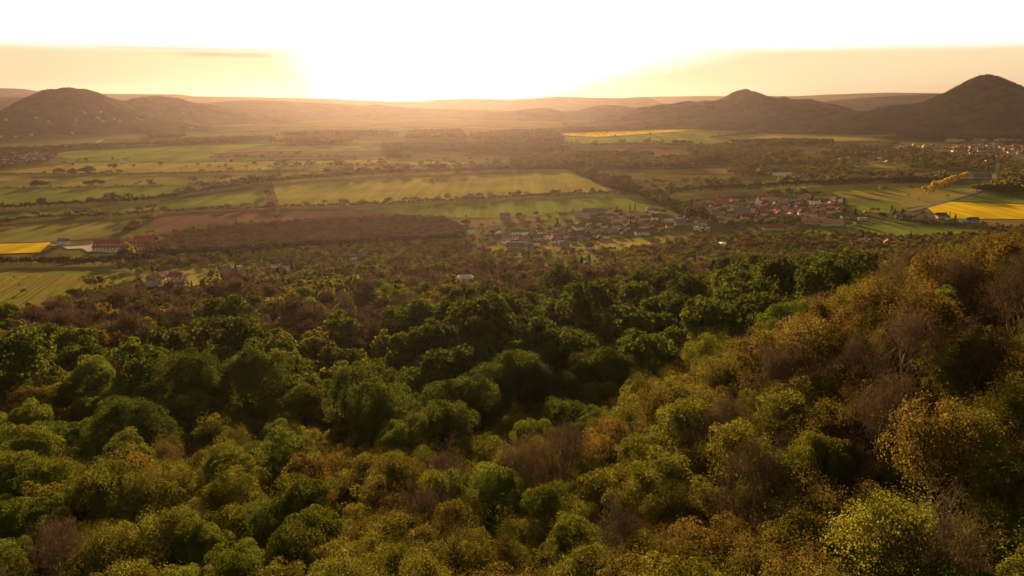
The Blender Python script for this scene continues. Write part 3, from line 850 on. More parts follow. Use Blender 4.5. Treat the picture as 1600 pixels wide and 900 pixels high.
# hand-placed buildings: u, v, length m, width m, wall, roof, turn, options
H1 = [
 (789,341,17,10,'grey','grey',10),(837,338,9,7,'white','brown',60),(927,334,34,14,'grey','grey',12),(911,340,26,8,'cream','pink',-20),(736,366,10,7,'white','white',0),
 (770,368,9,8,'cream','brown',80),(805,366,17,9,'white','grey',8),(793,363,10,8,'grey','grey',75),(822,367,11,8,'white','grey',5),(832,373,11,9,'grey','grey',20),
 (841,362,11,9,'cream','brown',85),(858,362,9,8,'cream','brown',80),(871,359,10,9,'grey','brown',60),(905,359,14,9,'white','grey',12),(895,357,9,8,'white','brown',75),
 (866,369,9,8,'white','brown',80),(873,374,12,8,'grey','brown',0),(854,374,8,4,'white','white',0),(914,374,14,10,'grey','brown',-15),(876,382,8,6,'white','white',10),
 (882,386,11,8,'grey','grey',15),(808,384,13,7,'white','white',4),(805,388,22,8,'grey','grey',-4),(838,386,9,5,'white','white',-12),(820,381,10,8,'grey','grey',20),
 (921,390,11,9,'white','brown',62),(757,397,16,6,'grey','brown',-3),(916,418,8,7,'white','grey',75),(767,378,9,7,'grey','grey',30),(905,357.5,8,6,'cream','brown',40),
 (944,356,11,9,'white','brown',70),(963,356,11,9,'cream','grey',65),(973,361,9,8,'cream','orange',20),(1017,353,13,10,'cream','orange',70),(1003,367,20,10,'white','red',4),
 (1032,358,9,7,'ochre','red',10),(1055,350,10,8,'white','grey',60),(1064,351,15,10,'grey','grey',-6),(1076,351,12,9,'grey','brown',0),(1019,332,15,9,'white','grey',10),
 (1026,333,10,8,'white','grey',70),(1012,329,6,5,'white','white',0),(1036,334,10,7,'cream','brown',-25),(952,364,12,9,'grey','grey',10),(962,350,13,9,'grey','pink',0),
 (948,333,10,8,'pink','orange',40),(966,335,12,9,'pink','brown',10),(971,339,11,8,'cream','brown',60),(999,340,14,9,'cream','pink',0),(1006,344,12,9,'cream','brown',20),
 (985,346,12,8,'cream','brown',-10),(990,336,12,8,'pink','orange',12),(978,352,11,8,'grey','pink',60),(1024,382,11,8,'ochre','orange',35),(1087,359,7,4,'white','white',0),
 (1095,361,5,4,'white','white',20),(1105,360,6,4,'cream','white',10),(1114,381,8,7,'cream','pink',60),(1128,386,11,9,'white','white',70),(955,342,11,8,'cream','brown',0),
 (940,340,10,8,'grey','brown',20),(1010,337,11,8,'cream','orange',70),(933,361,9,7,'grey','brown',10),(1046,356,11,8,'cream','brown',0),(885,371,9,7,'cream','grey',70)]
H2 = [
 (1127,320,26,12,'pink','red',4),(1147,314,22,11,'cream','red',0),(1134,330,12,9,'cream','orange',20),(1158,335,28,16,'grey','grey',-3),(1104,326,26,12,'grey','grey',4),
 (1096,332,12,9,'cream','brown',20),(1187,313,22,12,'grey','brown',0),(1203,317,30,14,'grey','pink',-3),(1217,316,20,10,'grey','grey',5),(1246,319,12,8,'white','grey',60),
 (1231,322,10,8,'white','orange',70),(1273,319,18,8,'white','white',4),(1265,326,13,9,'cream','orange',20),(1278,329,14,9,'white','orange',60),(1312,317,11,8,'white','white',30),
 (1208,359,30,11,'cream','red',3),(1276,350,44,13,'pink','pink',-20),(1299,352,34,13,'cream','pink',3),(1196,329,18,10,'cream','red',0),(1212,329,17,10,'cream','orange',6),
 (1098,352,13,9,'cream','orange',0),(1242,331,15,9,'cream','orange',10),(1259,332,14,9,'cream','brown',0),(1291,325,15,9,'cream','orange',-12),(1304,324,13,9,'cream','brown',60),
 (1333,352,8,5,'white','white',0),(1342,353,7,5,'grey','grey',20),(1327,355,8,5,'cream','brown',0),(1149,325,13,9,'cream','orange',60),(1165,324,12,9,'cream','orange',0),
 (1140,338,13,9,'cream','brown',10),(1122,327,12,8,'cream','brown',-20),(1118,336,12,9,'grey','grey',0),(1224,325,14,9,'cream','orange',0),(1229,334,14,10,'grey','pink',0),
 (1216,337,13,9,'cream','orange',70),(1250,326,13,9,'cream','brown',0),(1271,335,14,10,'cream','pink',20),(1283,336,13,9,'cream','orange',0),(1297,333,14,9,'cream','brown',10),
 (1310,331,12,8,'white','orange',60),(1288,319,12,8,'white','brown',0),(1301,312,10,7,'white','white',0),(1256,342,20,10,'cream','pink',50),(1173,317,12,8,'cream','orange',20),
 (1160,318,12,8,'grey','brown',0),(1238,314,14,8,'grey','grey',0),(1193,336,14,9,'cream','orange',0),(1206,342,12,9,'cream','brown',15),(1112,344,12,8,'cream','brown',0),
 (1084,341,12,8,'grey','brown',0),(1090,347,11,8,'cream','orange',50),(1320,341,12,8,'grey','brown',0),(1269,344,14,10,'pink','pink',0),(1143,322,11,8,'white','brown',30)]
H3 = [
 (1407,342,18,7,'white','grey',-4),(1418,343,11,7,'grey','grey',0),(1428,343,12,9,'white','red',55),(1452,344,15,9,'grey','pink',20),(1470,341,16,10,'cream','brown',0),
 (1480,343,8,6,'white','grey',60),(1505,347,11,6,'white','white',0),(1513,347,9,6,'white','grey',20),(1521,348,13,9,'grey','grey',0),(1352,336,9,7,'ochre','orange',70),
 (1347,344,14,5,'cream','white',0),(1386,384,11,9,'pink','orange',65),(1346,378,7,6,'white','white',0),(1371,378,6,5,'cream','pink',0)]
HL = [
 (256,433,11,9,'cream','brown',55,'cream gabled house with sunlit roof edge beside dark conifers, left garden slope'),
 (277,443,17,9,'white','red',-8,'white house with broad red hipped roof on the left garden slope'),
 (241,447,10,8,'grey','orange',65,'narrow gabled house with bright roof edge just left of the red-roofed white house'),
 (353,433,10,8,'grey','grey',60,'grey gabled cottage behind the pink cottage, left of the tall dark conifer'),
 (357,440,11,8,'pink','orange',-15,'pink cottage with a sunlit orange roof, left of the tall dark conifer'),
 (377,438,8,6,'cream','pink',60,'small cream hut touching the right side of the tall dark conifer'),
 (374,422,5,4,'cream','white',20,'tiny bright hut among shrubs above the pink cottage'),
 (241,478,8,6,'ochre','orange',65,'ochre hut with sunlit gable buried in brown trees at lower left'),
 (432,418,9,7,'cream','grey',70,'pale steep-gabled house behind the two broad dark conifers'),
 (408,421,6,5,'pink','orange',0,'tiny pink hut left of the pale steep-gabled house'),
 (449,424,6,5,'white','grey',70,'narrow white gable right of the pale steep-gabled house'),
 (552,406,8,6,'white','grey',10,'small blue-white hut alone among brown trees below the plantation'),
 (552,441,9,7,'grey','grey',65,'grey weathered hut beside a pale bushy willow'),
 (581,448,8,6,'ochre','orange',75,'slim orange-lit hut at the edge of the lower woods'),
 (537,473,10,8,'grey','pink',25,'dusky pink hipped roof half buried in the trees'),
 (100,382,13,8,'white','grey',0,'small white farm building at the right end of the little rapeseed field'),
 (196,255,26,12,'white','white',0,'white farmhouse standing alone in the hazy left fields'),
 (198,251,14,9,'white','grey',60,'second white farm building just behind the lone white farmhouse'),
 (1222,274,46,16,'white','white',3,'long white flat-roofed hall among trees left of the far village'),
 (1201,271,20,16,'grey','grey',0,'tall grey building beside the long white hall'),
 (1391,277,40,22,'cream','orange',8,'large orange-roofed manor with stepped roofs beyond the meadow'),
 (1412,277,22,14,'cream','orange',-20,'smaller orange-roofed wing right of the large manor'),
 (1434,278,38,18,'cream','pink',0,'long pink-roofed barn right of the orange manor'),
 (1351,277,20,16,'grey','grey',0,'grey block building left of the manor'),
 (1340,276,16,14,'grey','brown',0,'squat brown-roofed building next to the grey block'),
 (1368,279,14,10,'grey','grey',30,'small grey shed between the grey block and the manor'),
 (1510,279,60,14,'cream','pink',0,'long low pinkish shed beyond the row of golden poplars'),
 (1530,279,50,16,'grey','grey',-3,'long grey shed beside the road below the hill'),
 (1575,220.5,110,30,'white','white',0,'very long white hall at the foot of the tall conical hill'),
 (1600,221.5,80,30,'white','white',2,'white factory hall cut by the right edge of the photo'),
 (1562,219,40,20,'white','grey',0,'pale shed at the left end of the long white halls'),
 (1531,219.5,60,20,'cream','white',0,'low cream shed below the conical hill, left of the road end'),
 (1487,222,50,20,'cream','pink',0,'low pinkish farm shed on the field edge below the conical hill'),
 (1499,220,40,18,'cream','white',0,'bright strip of shed roof just behind the pinkish farm shed')]
for hh in H1: house(*hh[:7], group=G1)
for hh in H2: house(*hh[:7], group=G2)
for hh in H3: house(*hh[:7], group='houses between the yellow field and the meadow')
for hh in HL:
    house(*hh[:7], label=hh[7], cat='building' if hh[2] > 20 else 'house', name='house' if hh[2] <= 20 else 'farm_building',
          hip=.8 if 'hip' in hh[7] else 0.0, h=8 if 'tall grey' in hh[7] or 'grey block' in hh[7] else (6 if hh[2] > 40 else None))
# white modern house with a dark window slot
e = empty('house', (*ground(727, 450), 0)); e.location.z = t1(e.location.x, e.location.y) + 5.5; e.rotation_euler.z = R(4)
tag(e, 'bright white angular house with two dark window slots on the wooded slope', 'house')
link('wall', wall_mesh(14, 9, 4, 2.4, m_white, 10), e); link('roof', roof_mesh(14, 9, 4, 2.4, m_rwhite, .4, .7), e)
for px, w_, h_ in ((-1.6, 1.0, 2.6), (4.4, 1.2, 2.4)):
    w = link('window', win_me, e); w.location = (px, -4.53, 1.2); w.scale = (w_, 1, h_)
w = link('window', win_me, e); w.location = (-5, -4.53, 1.6)
HOUSES.append((e.location.x, e.location.y, 11))
def polyrand(poly, n, mind):
    r = []; xs = [p[0] for p in poly]; yy = [p[1] for p in poly]; t = 0
    while len(r) < n and t < 20000:
        t += 1
        u, v = hrg.uniform(min(xs), max(xs)), hrg.uniform(min(yy), max(yy))
        if not inpoly([u], [v], poly)[0]: continue
        x, y = ground(u, v)
        if any((x - a) ** 2 + (y - b) ** 2 < max(mind, q + mind * .5) ** 2 for a, b, q in HOUSES): continue
        if u > 1602: continue
        r.append((u, v, x, y)); HOUSES.append((x, y, 1))
    for _ in r: HOUSES.pop()
    return r
for u, v, x, y in polyrand([(745,372),(800,358),(870,356),(930,338),(1060,336),(1080,350),(1010,362),(930,378),(870,390),(780,388)], 38, 16):
    house(u, v, hrg.uniform(9, 13), hrg.uniform(7, 9), hrg.choice(['white', 'white', 'cream', 'grey']), hrg.choice(['orange', 'brown', 'brown', 'grey', 'pink']), hrg.choice([hrg.uniform(-20, 20), hrg.uniform(60, 90)]), group=G1, xy=(x, y))
for u, v, x, y in polyrand([(1088,322),(1180,310),(1300,312),(1322,335),(1270,345),(1120,348)], 40, 17):
    house(u, v, hrg.uniform(11, 16), hrg.uniform(8, 10), hrg.choice(['white', 'cream', 'cream', 'pink']), hrg.choice(['orange', 'orange', 'brown', 'pink', 'red']), hrg.choice([hrg.uniform(-20, 20), hrg.uniform(60, 90)]), group=G2, xy=(x, y))
# left far village and far right village, houses on the hill flank
def polyrand(poly, n, mind):
    r = []; xs = [p[0] for p in poly]; yy = [p[1] for p in poly]; t = 0
    while len(r) < n and t < 20000:
        t += 1
        u, v = hrg.uniform(min(xs), max(xs)), hrg.uniform(min(yy), max(yy))
        if not inpoly([u], [v], poly)[0]: continue
        x, y = ground(u, v)
        if any((x - a) ** 2 + (y - b) ** 2 < mind ** 2 for a, b, _ in HOUSES): continue
        if u > 1602: continue
        r.append((u, v, x, y)); HOUSES.append((x, y, 1))
    for _ in r: HOUSES.pop()
    return r
FAR = []
for u, v, x, y in polyrand([(2,250),(20,242),(60,239),(82,243),(78,251),(40,255),(4,256)], 34, 24):
    FAR.append((u, v, hrg.uniform(12, 19), hrg.uniform(9, 12), hrg.choice(['white', 'white', 'cream']), hrg.choice(['orange', 'pink', 'brown', 'grey']), hrg.uniform(-40, 90), 'houses of the far left village', (x, y)))
    HOUSES.append((x, y, 8))
for u, v, x, y in polyrand([(1475,234),(1495,227),(1548,226),(1552,236),(1530,238),(1490,238)], 44, 24) + polyrand([(1562,228),(1640,228),(1640,246),(1575,240)], 40, 24) + \
        polyrand([(1500,240),(1560,240),(1555,256),(1500,256)], 18, 26) + polyrand([(1300,240),(1480,236),(1490,252),(1330,262),(1290,252)], 26, 34) + polyrand([(1370,228),(1475,224),(1475,234),(1380,238)], 18, 30):
    FAR.append((u, v, hrg.uniform(12, 20), hrg.uniform(9, 12), hrg.choice(['white', 'cream', 'grey', 'pink']), hrg.choice(['orange', 'pink', 'brown', 'brown', 'grey']), hrg.uniform(-40, 90), G3, (x, y)))
    HOUSES.append((x, y, 8))
# houses on the flank of the left hill: find the slope by stepping along the view ray over the hill mesh
from mathutils.bvhtree import BVHTree
def hill_hit(u, v, names):
    a = Vector(ray(u, v)).normalized(); best = None
    for t in names:
        h = t.ray_cast(Vector((0, 0, CAM_Z)), a)
        if h[0] is not None and (best is None or h[3] < best[1]): best = (h[0], h[3])
    return best[0] if best else None
_hb = [BVHTree.FromPolygons([v.co.copy() for v in o.data.vertices], [tuple(p.vertices) for p in o.data.polygons]) for o in col.objects if o.name.startswith('hill')]
for u, v in [(10,188),(57,185),(76,191),(117,195),(130,176),(134,178),(152,184),(156,186),(161,190),(158,176),(179,186),(215,186),(221,188),(238,182),(98,214),(25,215),(49,212),(3,215),(286,178),(113,209),(300,201),(841,194),(120,188),(188,190)]:
    p = hill_hit(u, v, _hb)
    if p is None: continue
    L = hrg.uniform(11, 16)
    house(u, v, L, 10, hrg.choice(['white', 'cream', 'cream']), hrg.choice(['pink', 'grey', 'orange', 'white']), hrg.uniform(-30, 60), h=6, xy=(p.x, p.y), z=p.z + 1.0, group='white houses scattered on the hill flanks', detail=False)

# the largest of the far houses are things of their own, the rest one mass
room = 296 - len([o for o in col.objects if o.name.split('.')[0] == 'house'])
FAR.sort(key=lambda f: -f[2] / f[8][1])
for f in FAR[:room]: house(*f[:7], h=5, group=f[7], xy=f[8]); HOUSES.pop()
mm = list(WALLM.values()) + list(ROOFM.values()); Vs, Fs, Ms = [], [], []
for f in FAR[room:]:
    for me, mt in ((wall_mesh(f[2], f[3], 5, f[3] * .42, m_white), WALLM[f[4]]), (roof_mesh(f[2], f[3], 5, f[3] * .42, m_white), ROOFM[f[5]])):
        T = Matrix.Translation((*f[8], 0)) @ Matrix.Rotation(R(f[6]), 4, 'Z'); o = len(Vs)
        Vs += [tuple(T @ q.co) for q in me.vertices]
        for p in me.polygons: Fs.append([o + i for i in p.vertices]); Ms.append(mm.index(mt))
        bpy.data.meshes.remove(me)
me = bpy.data.meshes.new('far_houses'); me.from_pydata(Vs, [], Fs)
for m_ in mm: me.materials.append(m_)
me.polygons.foreach_set('material_index', Ms)
tag(link('far_houses', me), 'tiny far houses of the hazy villages on the plain', kind='stuff')

# ---- church
cxp, cyp = ground(1180, 331)
e = empty('church', (cxp, cyp, t1(cxp, cyp)), R(60))
tag(e, 'white church with a pointed steeple in the middle of the red-roofed village', 'church')
link('wall', wall_mesh(24, 11, 8, 4.5, m_white), e); link('roof', roof_mesh(24, 11, 8, 4.5, m_rorange, .4), e)
tw = link('tower', box_mesh('tower', 11.5, 17.5, -3, 3, -2, 17, m_white), e)
bm = bmesh.new(); bmesh.ops.create_cone(bm, segments=8, radius1=3.6, radius2=.1, depth=9); bmesh.ops.translate(bm, vec=(14.5, 0, 21.52), verts=bm.verts)
me = bpy.data.meshes.new('spire'); bm.to_mesh(me); bm.free(); me.materials.append(m_cream); link('spire', me, tw)
for s in (-1, 1):
    for i in range(4):
        w = link('window', win_me, e); w.location = (-9 + i * 5.5, s * 5.53, 3); w.scale = (1, 1, 2.4)
    w = link('belfry_window', win_me, tw); w.location = (14.5, s * 3.03, 12.5); w.scale = (1, 1, 1.8)
HOUSES.append((cxp, cyp, 16))

# ---- red-roofed winery: front range, cross wing, rear range round a yard
wx, wy = ground(191, 391)
k = wy / FPX
e = empty('winery', (wx, wy, t1(wx, wy)), R(2))
tag(e, 'long red-roofed winery with white windows standing beside the paved yard', 'winery')
def wing(cx, cyy, L, W, h, rg_, turn, wallm=m_white, roofm=m_wred, hip=0):
    a = link('wall', wall_mesh(L, W, h, rg_, wallm), e); b = link('roof', roof_mesh(L, W, h, rg_, roofm, .7, hip), e)
    for o in (a, b): o.location = (cx, cyy, 0); o.rotation_euler = (0, 0, R(turn))
    return a, b
wing(12, 8, 46, 15, 4.2, 6.0, 0); _, rf0 = wing(-24, 10, 30, 20, 4.0, 9.0, 0)
wing(-10, 26, 30, 12, 4.4, 5.2, 90); wing(12, 42, 28, 14, 6, 5.5, 0); wing(38, 22, 20, 11, 4, 4, 60, m_cream, m_rorange)
wing(2, 22, 16, 9, 4.5, 4.6, 60, m_cream, m_rorange)
for i in range(16):
    w = link('window', win_me, e); w.location = (-37 + i * 4.6, -.1 if i > 5 else -.1, 1.2)
    if i <= 5: w.location.y = -.05
    w.location.y = (8 - 7.5 - .05) if w.location.x > -9 else (10 - 10 - .05)
    w.scale = (1.3, 1, 1.2)
for i in range(15):
    x0 = -36 + i * 4.9; left = x0 < -9.5
    yb, W_, rg_, hh_ = (10, 20, 9.0, 4.0) if left else (8, 15, 6.0, 4.2)
    yy = -W_ / 2 * .72; zz = hh_ + rg_ * (1 - .72)
    d = link('dormer', box_mesh('dormer', -.9, .9, -.8, 1.0, -.6, 1.1, m_white), e); d.location = (x0, yb + yy, zz)
    w = link('pane', win_me, d); w.location = (0, -.83, -.1); w.scale = (.9, 1, .7)
HOUSES.append((wx - 15, wy + 12, 30)); HOUSES.append((wx + 20, wy + 20, 32))

# ---- parked vehicles beyond the meadow
def rounded(name, x0, x1, y0, y1, z0, z1, mat, bev=.2):
    bm = bmesh.new(); bmesh.ops.create_cube(bm, size=1)
    for vtx in bm.verts: vtx.co = Vector((x0 + (vtx.co.x + .5) * (x1 - x0), y0 + (vtx.co.y + .5) * (y1 - y0), z0 + (vtx.co.z + .5) * (z1 - z0)))
    bmesh.ops.bevel(bm, geom=bm.edges[:], offset=bev, segments=2, affect='EDGES')
    me = bpy.data.meshes.new(name); bm.to_mesh(me); bm.free(); me.materials.append(mat); return me
van_body = rounded('body', -1.1, 1.1, -3.2, 3.2, .35, 2.7, m_white, .3)
van_screen = box_mesh('windscreen', -.9, .9, -3.24, -3.1, 1.5, 2.3, m_glass)
bm = bmesh.new(); bmesh.ops.create_cone(bm, segments=12, radius1=.36, radius2=.36, depth=.25, cap_ends=True); bmesh.ops.rotate(bm, matrix=Matrix.Rotation(R(90), 3, 'Y'), verts=bm.verts)
wheel_me = bpy.data.meshes.new('wheel'); bm.to_mesh(wheel_me); bm.free(); wheel_me.materials.append(m_glass)
for i, (u, v) in enumerate([(1311,280),(1316,280),(1321,280),(1326,279.5),(1331,279),(1342,280),(1347,280.5),(1352,280),(1358,280),(1363,281)]):
    x, y = ground(u, v)
    e = empty('parked_van', (x, y, .1), R(22))
    tag(e, f"white parked vehicle, {place_words(x, y, 2)}", 'van', 'white vehicles parked in a row')
    link('body', van_body, e); link('windscreen', van_screen, e)
    for a in (-1, 1):
        for b in (-2, 2):
            w = link('wheel', wheel_me, e); w.location = (a * 1.05, b, .36)
    HOUSES.append((x, y, 3))
# ================================================================== planting the woods
prg = random.Random(11)
def pick(mix, xy=None):
    r = prg.random()
    if xy is not None:      # neighbours tend to be of one sort
        x, y = xy
        n = math.sin(x * .043 + 1.7 * math.sin(y * .021)) + math.sin(y * .051 + 1.3 * math.sin(x * .027 + 2)) + .6 * math.sin((x - y) * .09)
        r = (.55 * (.5 + .5 * math.erf(n * .75)) + .75 * r - .15) % 1.0
    r *= sum(mix.values())
    for k, w in mix.items():
        r -= w
        if r <= 0: return k
    return k
_FP = [[ground(u, v) for u, v in f] for f in FIELDS]
_RP = [p for r in ROADS for p in r]
_HA = np.array([(x, y, r) for x, y, r in HOUSES])
def free(xs, ys, rad=4.0, front=0.0):
    k = np.ones(len(xs), bool)
    for f in _FP: k &= ~inpoly(xs, ys, f)
    for x, y, w in _RP: k &= (xs - x) ** 2 + (ys - y) ** 2 > (w * .5 + 9) ** 2
    for x, y, r in _HA:
        # room for the house itself and a clear view over its front garden
        k &= ~(((xs - x) ** 2 + (ys - y) ** 2 < (r + rad) ** 2) | ((np.abs(xs - x * ys / max(y, 1)) < (r + 3.5 if y < 1000 else r * .9)) & (ys < y) & (ys > y - front)))
    return k
TNAME = dict(dark='leafy_tree', green='leafy_tree', lime='budding_tree', amber='budding_tree', bare='bare_tree', conifer='conifer_tree', gold='golden_poplar')
TWORD = dict(dark='dense dark green tree', green='full mid green tree', lime='yellow-green budding tree', amber='amber tree with thin foliage',
             bare='leafless brown tree', conifer='dark pointed conifer', gold='bright golden tree')
BASE_S = dict(dark=1.22, green=1.0, lime=.92, amber=.90, bare=.95, conifer=.95, gold=1.0)
def tree_obj(x, y, z, kind, sxy, sz, where, group, lod, small=False):
    var = prg.randrange(NVAR); pr = PROTO[kind, var, lod]
    size = 'broad' if sxy * pr['R'] > 5.6 else ('slender' if sxy * pr['R'] < 3.9 else 'rounded')
    if kind in ('conifer', 'gold'): size = 'tall' if sz > 1 else 'short'
    lab = f"{size} {TWORD[kind]}, {place_words(x, y, z + sz * pr['H'] * .75)}"
    if small:
        e = link(TNAME[kind], pr['both']); e.location = (x, y, z); e.rotation_euler = (0, 0, prg.uniform(0, 6.28))
    else:
        e = empty(TNAME[kind], (x, y, z), prg.uniform(0, 6.28))
        link('trunk', pr['trunk'], e); link('crown', pr['crown'], e)
    e.scale = (sxy, sxy, sz)
    return tag(e, lab, 'tree', group)

LOWZ = [(-140,478),(60,480),(120,462),(220,436),(330,446),(330,468),(230,486),(150,512),(80,530),(-140,545)]
cand = []
def band(y0, y1, sp, dens=1.0):
    for yi in np.arange(y0, y1, sp):
        half = .78 * yi + 45
        n = int(2 * half / sp)
        for i in range(n):
            if prg.random() > dens: continue
            x = -half + (i + prg.random() * .8) * sp; y = yi + prg.random() * sp * .8
            cand.append((x, y))
band(40, 125, 5.0); band(125, 170, 6.3); band(170, 480, 7.6); band(480, 1120, 8.6)
C = np.array(cand); cz = terr(C[:, 0], C[:, 1])
uu, vv, dd = proj(C[:, 0], C[:, 1], cz + 8)
ug, vg, _ = proj(C[:, 0], C[:, 1], cz)
keep = free(C[:, 0], C[:, 1], 6.0, 62.0)
valley = (vg < 400)
# big open patches where the slope meets the gardens and villages
pn = np.sin(C[:, 0] * .021 + 2) + np.sin(C[:, 1] * .033 + C[:, 0] * .012) + np.sin(C[:, 0] * .047 - C[:, 1] * .019)
rnd_ = np.array([prg.random() for _ in range(len(C))])
open_ = (vg < 440) & (pn > .55) & (rnd_ < .75)
VILL = [(700,330),(1050,322),(1330,300),(1360,345),(1250,352),(1230,366),(1110,372),(1000,374),(930,392),(850,394),(740,402),(715,360)]
inv = inpoly(ug, vg, VILL)
keep &= ~open_ & ~inv & (C[:, 1] < 1110)
keep &= ~((ug < 230) & (vg < 420) & (C[:, 1] > 700))
trees = []
for i in np.nonzero(keep)[0]:
    x, y = C[i]; z = cz[i]; u, v = uu[i], vv[i]
    mix = near_mix(u, v)
    k = pick(mix, (x, y))
    s = BASE_S[k] * prg.choice((prg.uniform(.62, .9), prg.uniform(.9, 1.2), prg.uniform(1.1, 1.5)))
    if k == 'dark' and y < 420 and prg.random() < .35: s *= 1.25
    if 190 < y < 520: s *= 1.28
    if vg[i] < 452: s *= .78
    if vg[i] < 425 and vg[i] > 0: s *= .80
    if y < 110: s *= .84
    if P((ug[i], vg[i]), LOWZ): s *= .42
    sz = s * prg.uniform(.85, 1.2)
    if y < 130 and x > 25: sz *= 1.12
    trees.append([x, y, z - .3, k, s, sz, u, v, s / dd[i]])
# larger trees push smaller neighbours out
order = sorted(range(len(trees)), key=lambda i: -trees[i][4])
cell = {}
kept = []
for i in order:
    t = trees[i]; c = (int(t[0] // 12), int(t[1] // 12)); ok = True
    for a in (-1, 0, 1):
        for b in (-1, 0, 1):
            for j in cell.get((c[0] + a, c[1] + b), ()):
                q = trees[j]
                if (q[0] - t[0]) ** 2 + (q[1] - t[1]) ** 2 < (3.0 * (q[4] + t[4])) ** 2 * (.5 if t[1] < 125 and t[0] > 20 else .75): ok = False; break
            if not ok: break
        if not ok: break
    if ok: cell.setdefault(c, []).append(i); kept.append(i)
trees = [trees[i] for i in kept]
trees.sort(key=lambda t: -t[8])
cnt = {}; stuffpts = []
def zone_word(u, v):
    if P((u, v), Z_HOLLOW): return ' in the dark hollow behind the spur'
    if u > 1080: return ' on the steep slope at right'
    if u < 500: return ' on the near slope at left'
    return ' on the near spur'
for t in trees:
    x, y, z, k, s, sz, u, v, ap = t
    nm = TNAME[k]
    inside = -60 < u < 1660 and -50 < v < (1040 if y < 120 else 915)
    if inside and y < 330 and cnt.get(nm, 0) < 250:
        cnt[nm] = cnt.get(nm, 0) + 1
        tree_obj(x, y, z, k, s, sz, zone_word(u, v), 'trees of the hillside forest', 0 if y < 210 else 1)
    else:
        if y < 95: continue       # under the camera and outside the picture
        lod = 1 if y < 480 else 2
        stuffpts.append((x, y, z, PIDX[k, prg.randrange(NVAR), lod], prg.uniform(0, 6.28), s, sz))
wood_object('forest', 'mixed spring forest of green, amber and leafless trees covering the slope', stuffpts)

# bright willow-like tree and the known conifers of the slope
def single(u, v, kind, s, sz=None, where='', lod=1, small=False, group=None):
    x, y = ground(u, v)
    return tree_obj(x, y, t1(x, y) - .2, kind, s, sz or s, where, group, lod, small)
for u, v, s, sz in [(1064,462,1.5,1.7),(1072,470,1.5,1.4),(436,452,2.0,1.35),(447,450,1.6,1.25),(507,432,.9,.95),(456,425,.7,.95),(466,428,.7,.8),(476,424,.5,.8),(370,440,1.0,1.25),
                    (826,406,.9,.9),(1021,412,.9,.9),(1030,415,1.0,.9),(921,412,.6,.9),(908,420,1.2,1.0),(803,462,.4,.5),(1184,442,1.0,.95),(1367,419,1.0,1.0),(1405,418,.7,.9),
                    (1157,385,.7,.7),(246,446,.9,.7),(695,408,1.2,.9),(1247,388,.8,.7),(813,430,.6,.6)]:
    single(u, v, 'conifer', s, sz, ' on the wooded slope', 1, group='dark conifers on the lower slope')
for u, v, s, sz in [(985,357,.7,1.2),(994,357,.6,1.1),(1030,353,.9,1.1),(984,330,.6,1.1),(992,329,.6,1.0),(963,331,.7,.7),(1112,345,.8,1.1),(1397,338,1.4,.95),(1409,338,1.4,.95),(1483,343,.5,1.0),
                    (1492,345,1.0,.8),(1347,376,1.0,1.0),(1422,376,.7,1.0),(1481,369,1.0,.6),(1486,369,1.0,.6),(1393,330,.9,.8),(1318,322,1.2,1.2),(1336,337,1.4,1.0),(1268,317,.8,1.0),(833,372,.6,1.0),(871,358,1.2,1.2),
                    (771,378,.7,.9),(1081,320,1.0,1.0),(1157,314,.9,.8),(1370,240,1.6,2.0),(1430,243,1.6,1.8),(1520,250,1.6,1.8),(1552,252,1.5,2.3)]:
    single(u, v, 'conifer', s, sz, ' in or beside the village gardens', 2, True, 'dark conifers in the villages')
single(985, 445, 'lime', 1.9, 1.35, ' spreading wide above brown woods', 1)
single(1373, 300, 'gold', .9, 1.1, ' alone on the meadow', 2, True)
single(1217, 285, 'amber', 1.2, 1.5, ' with rusty tint in the hedge', 2, True)
single(1184, 276, 'gold', 2.0, 1.6, ' left of the white hall', 2, True)

# ---- golden poplars lining a track
a, b = Vector(ground(1446, 305)), Vector(ground(1507, 283))
ng = 26
for i in range(ng):
    q = a.lerp(b, i / (ng - 1)); s = prg.uniform(1.5, 2.0)
    tree_obj(q.x + prg.uniform(-7, 7), q.y, 0, 'gold', s * 1.15, s * .95, ' in the golden row across the meadow', 'golden poplars in a row', 2, True)

# ---- hedgerows and groves of the plain, each one thing
def joined(name, label, items, cat, group=None):
    """items: (x, y, z, kind, sxy, sz) -> one mesh of low shrubs and trees grown together"""
    Vs, Qs, Ms, o = [], [], [], 0
    mats = [LM[k] for k in KINDS_T] + [m_bark]
    x0, y0 = np.mean([i[0] for i in items]), np.mean([i[1] for i in items])
    for x, y, z, k, sx, sz in items:
        pr = PROTO[k, prg.randrange(NVAR), 2]
        cv = pr['cv'].reshape(-1, 4, 3); cv = cv[prg.randrange(2)::2]
        c = cv.mean(1, keepdims=True); cv = (c + (cv - c) * 1.3).reshape(-1, 3)
        a = prg.uniform(0, 6.28); ca, sa = math.cos(a), math.sin(a)
        V = np.stack([(cv[:, 0] * ca - cv[:, 1] * sa) * sx + x - x0, (cv[:, 0] * sa + cv[:, 1] * ca) * sx + y - y0, cv[:, 2] * sz + z], -1)
        Q = np.arange(len(V)).reshape(-1, 4) + o; o += len(V)
        Vs.append(V); Qs.append(Q); Ms.append(np.full(len(Q), KINDS_T.index(k)))
        wv, wq = pr['wood']; V = wv * [sx, sx, sz] + [x - x0, y - y0, z]
        Vs.append(V); Qs.append(wq + o); o += len(V); Ms.append(np.full(len(wq), len(KINDS_T)))
    me = mesh_np(name, np.concatenate(Vs), np.concatenate(Qs), mats, np.concatenate(Ms))
    ob = link(name, me); ob.location = (x0, y0, 0)
    return tag(ob, label, cat, group)
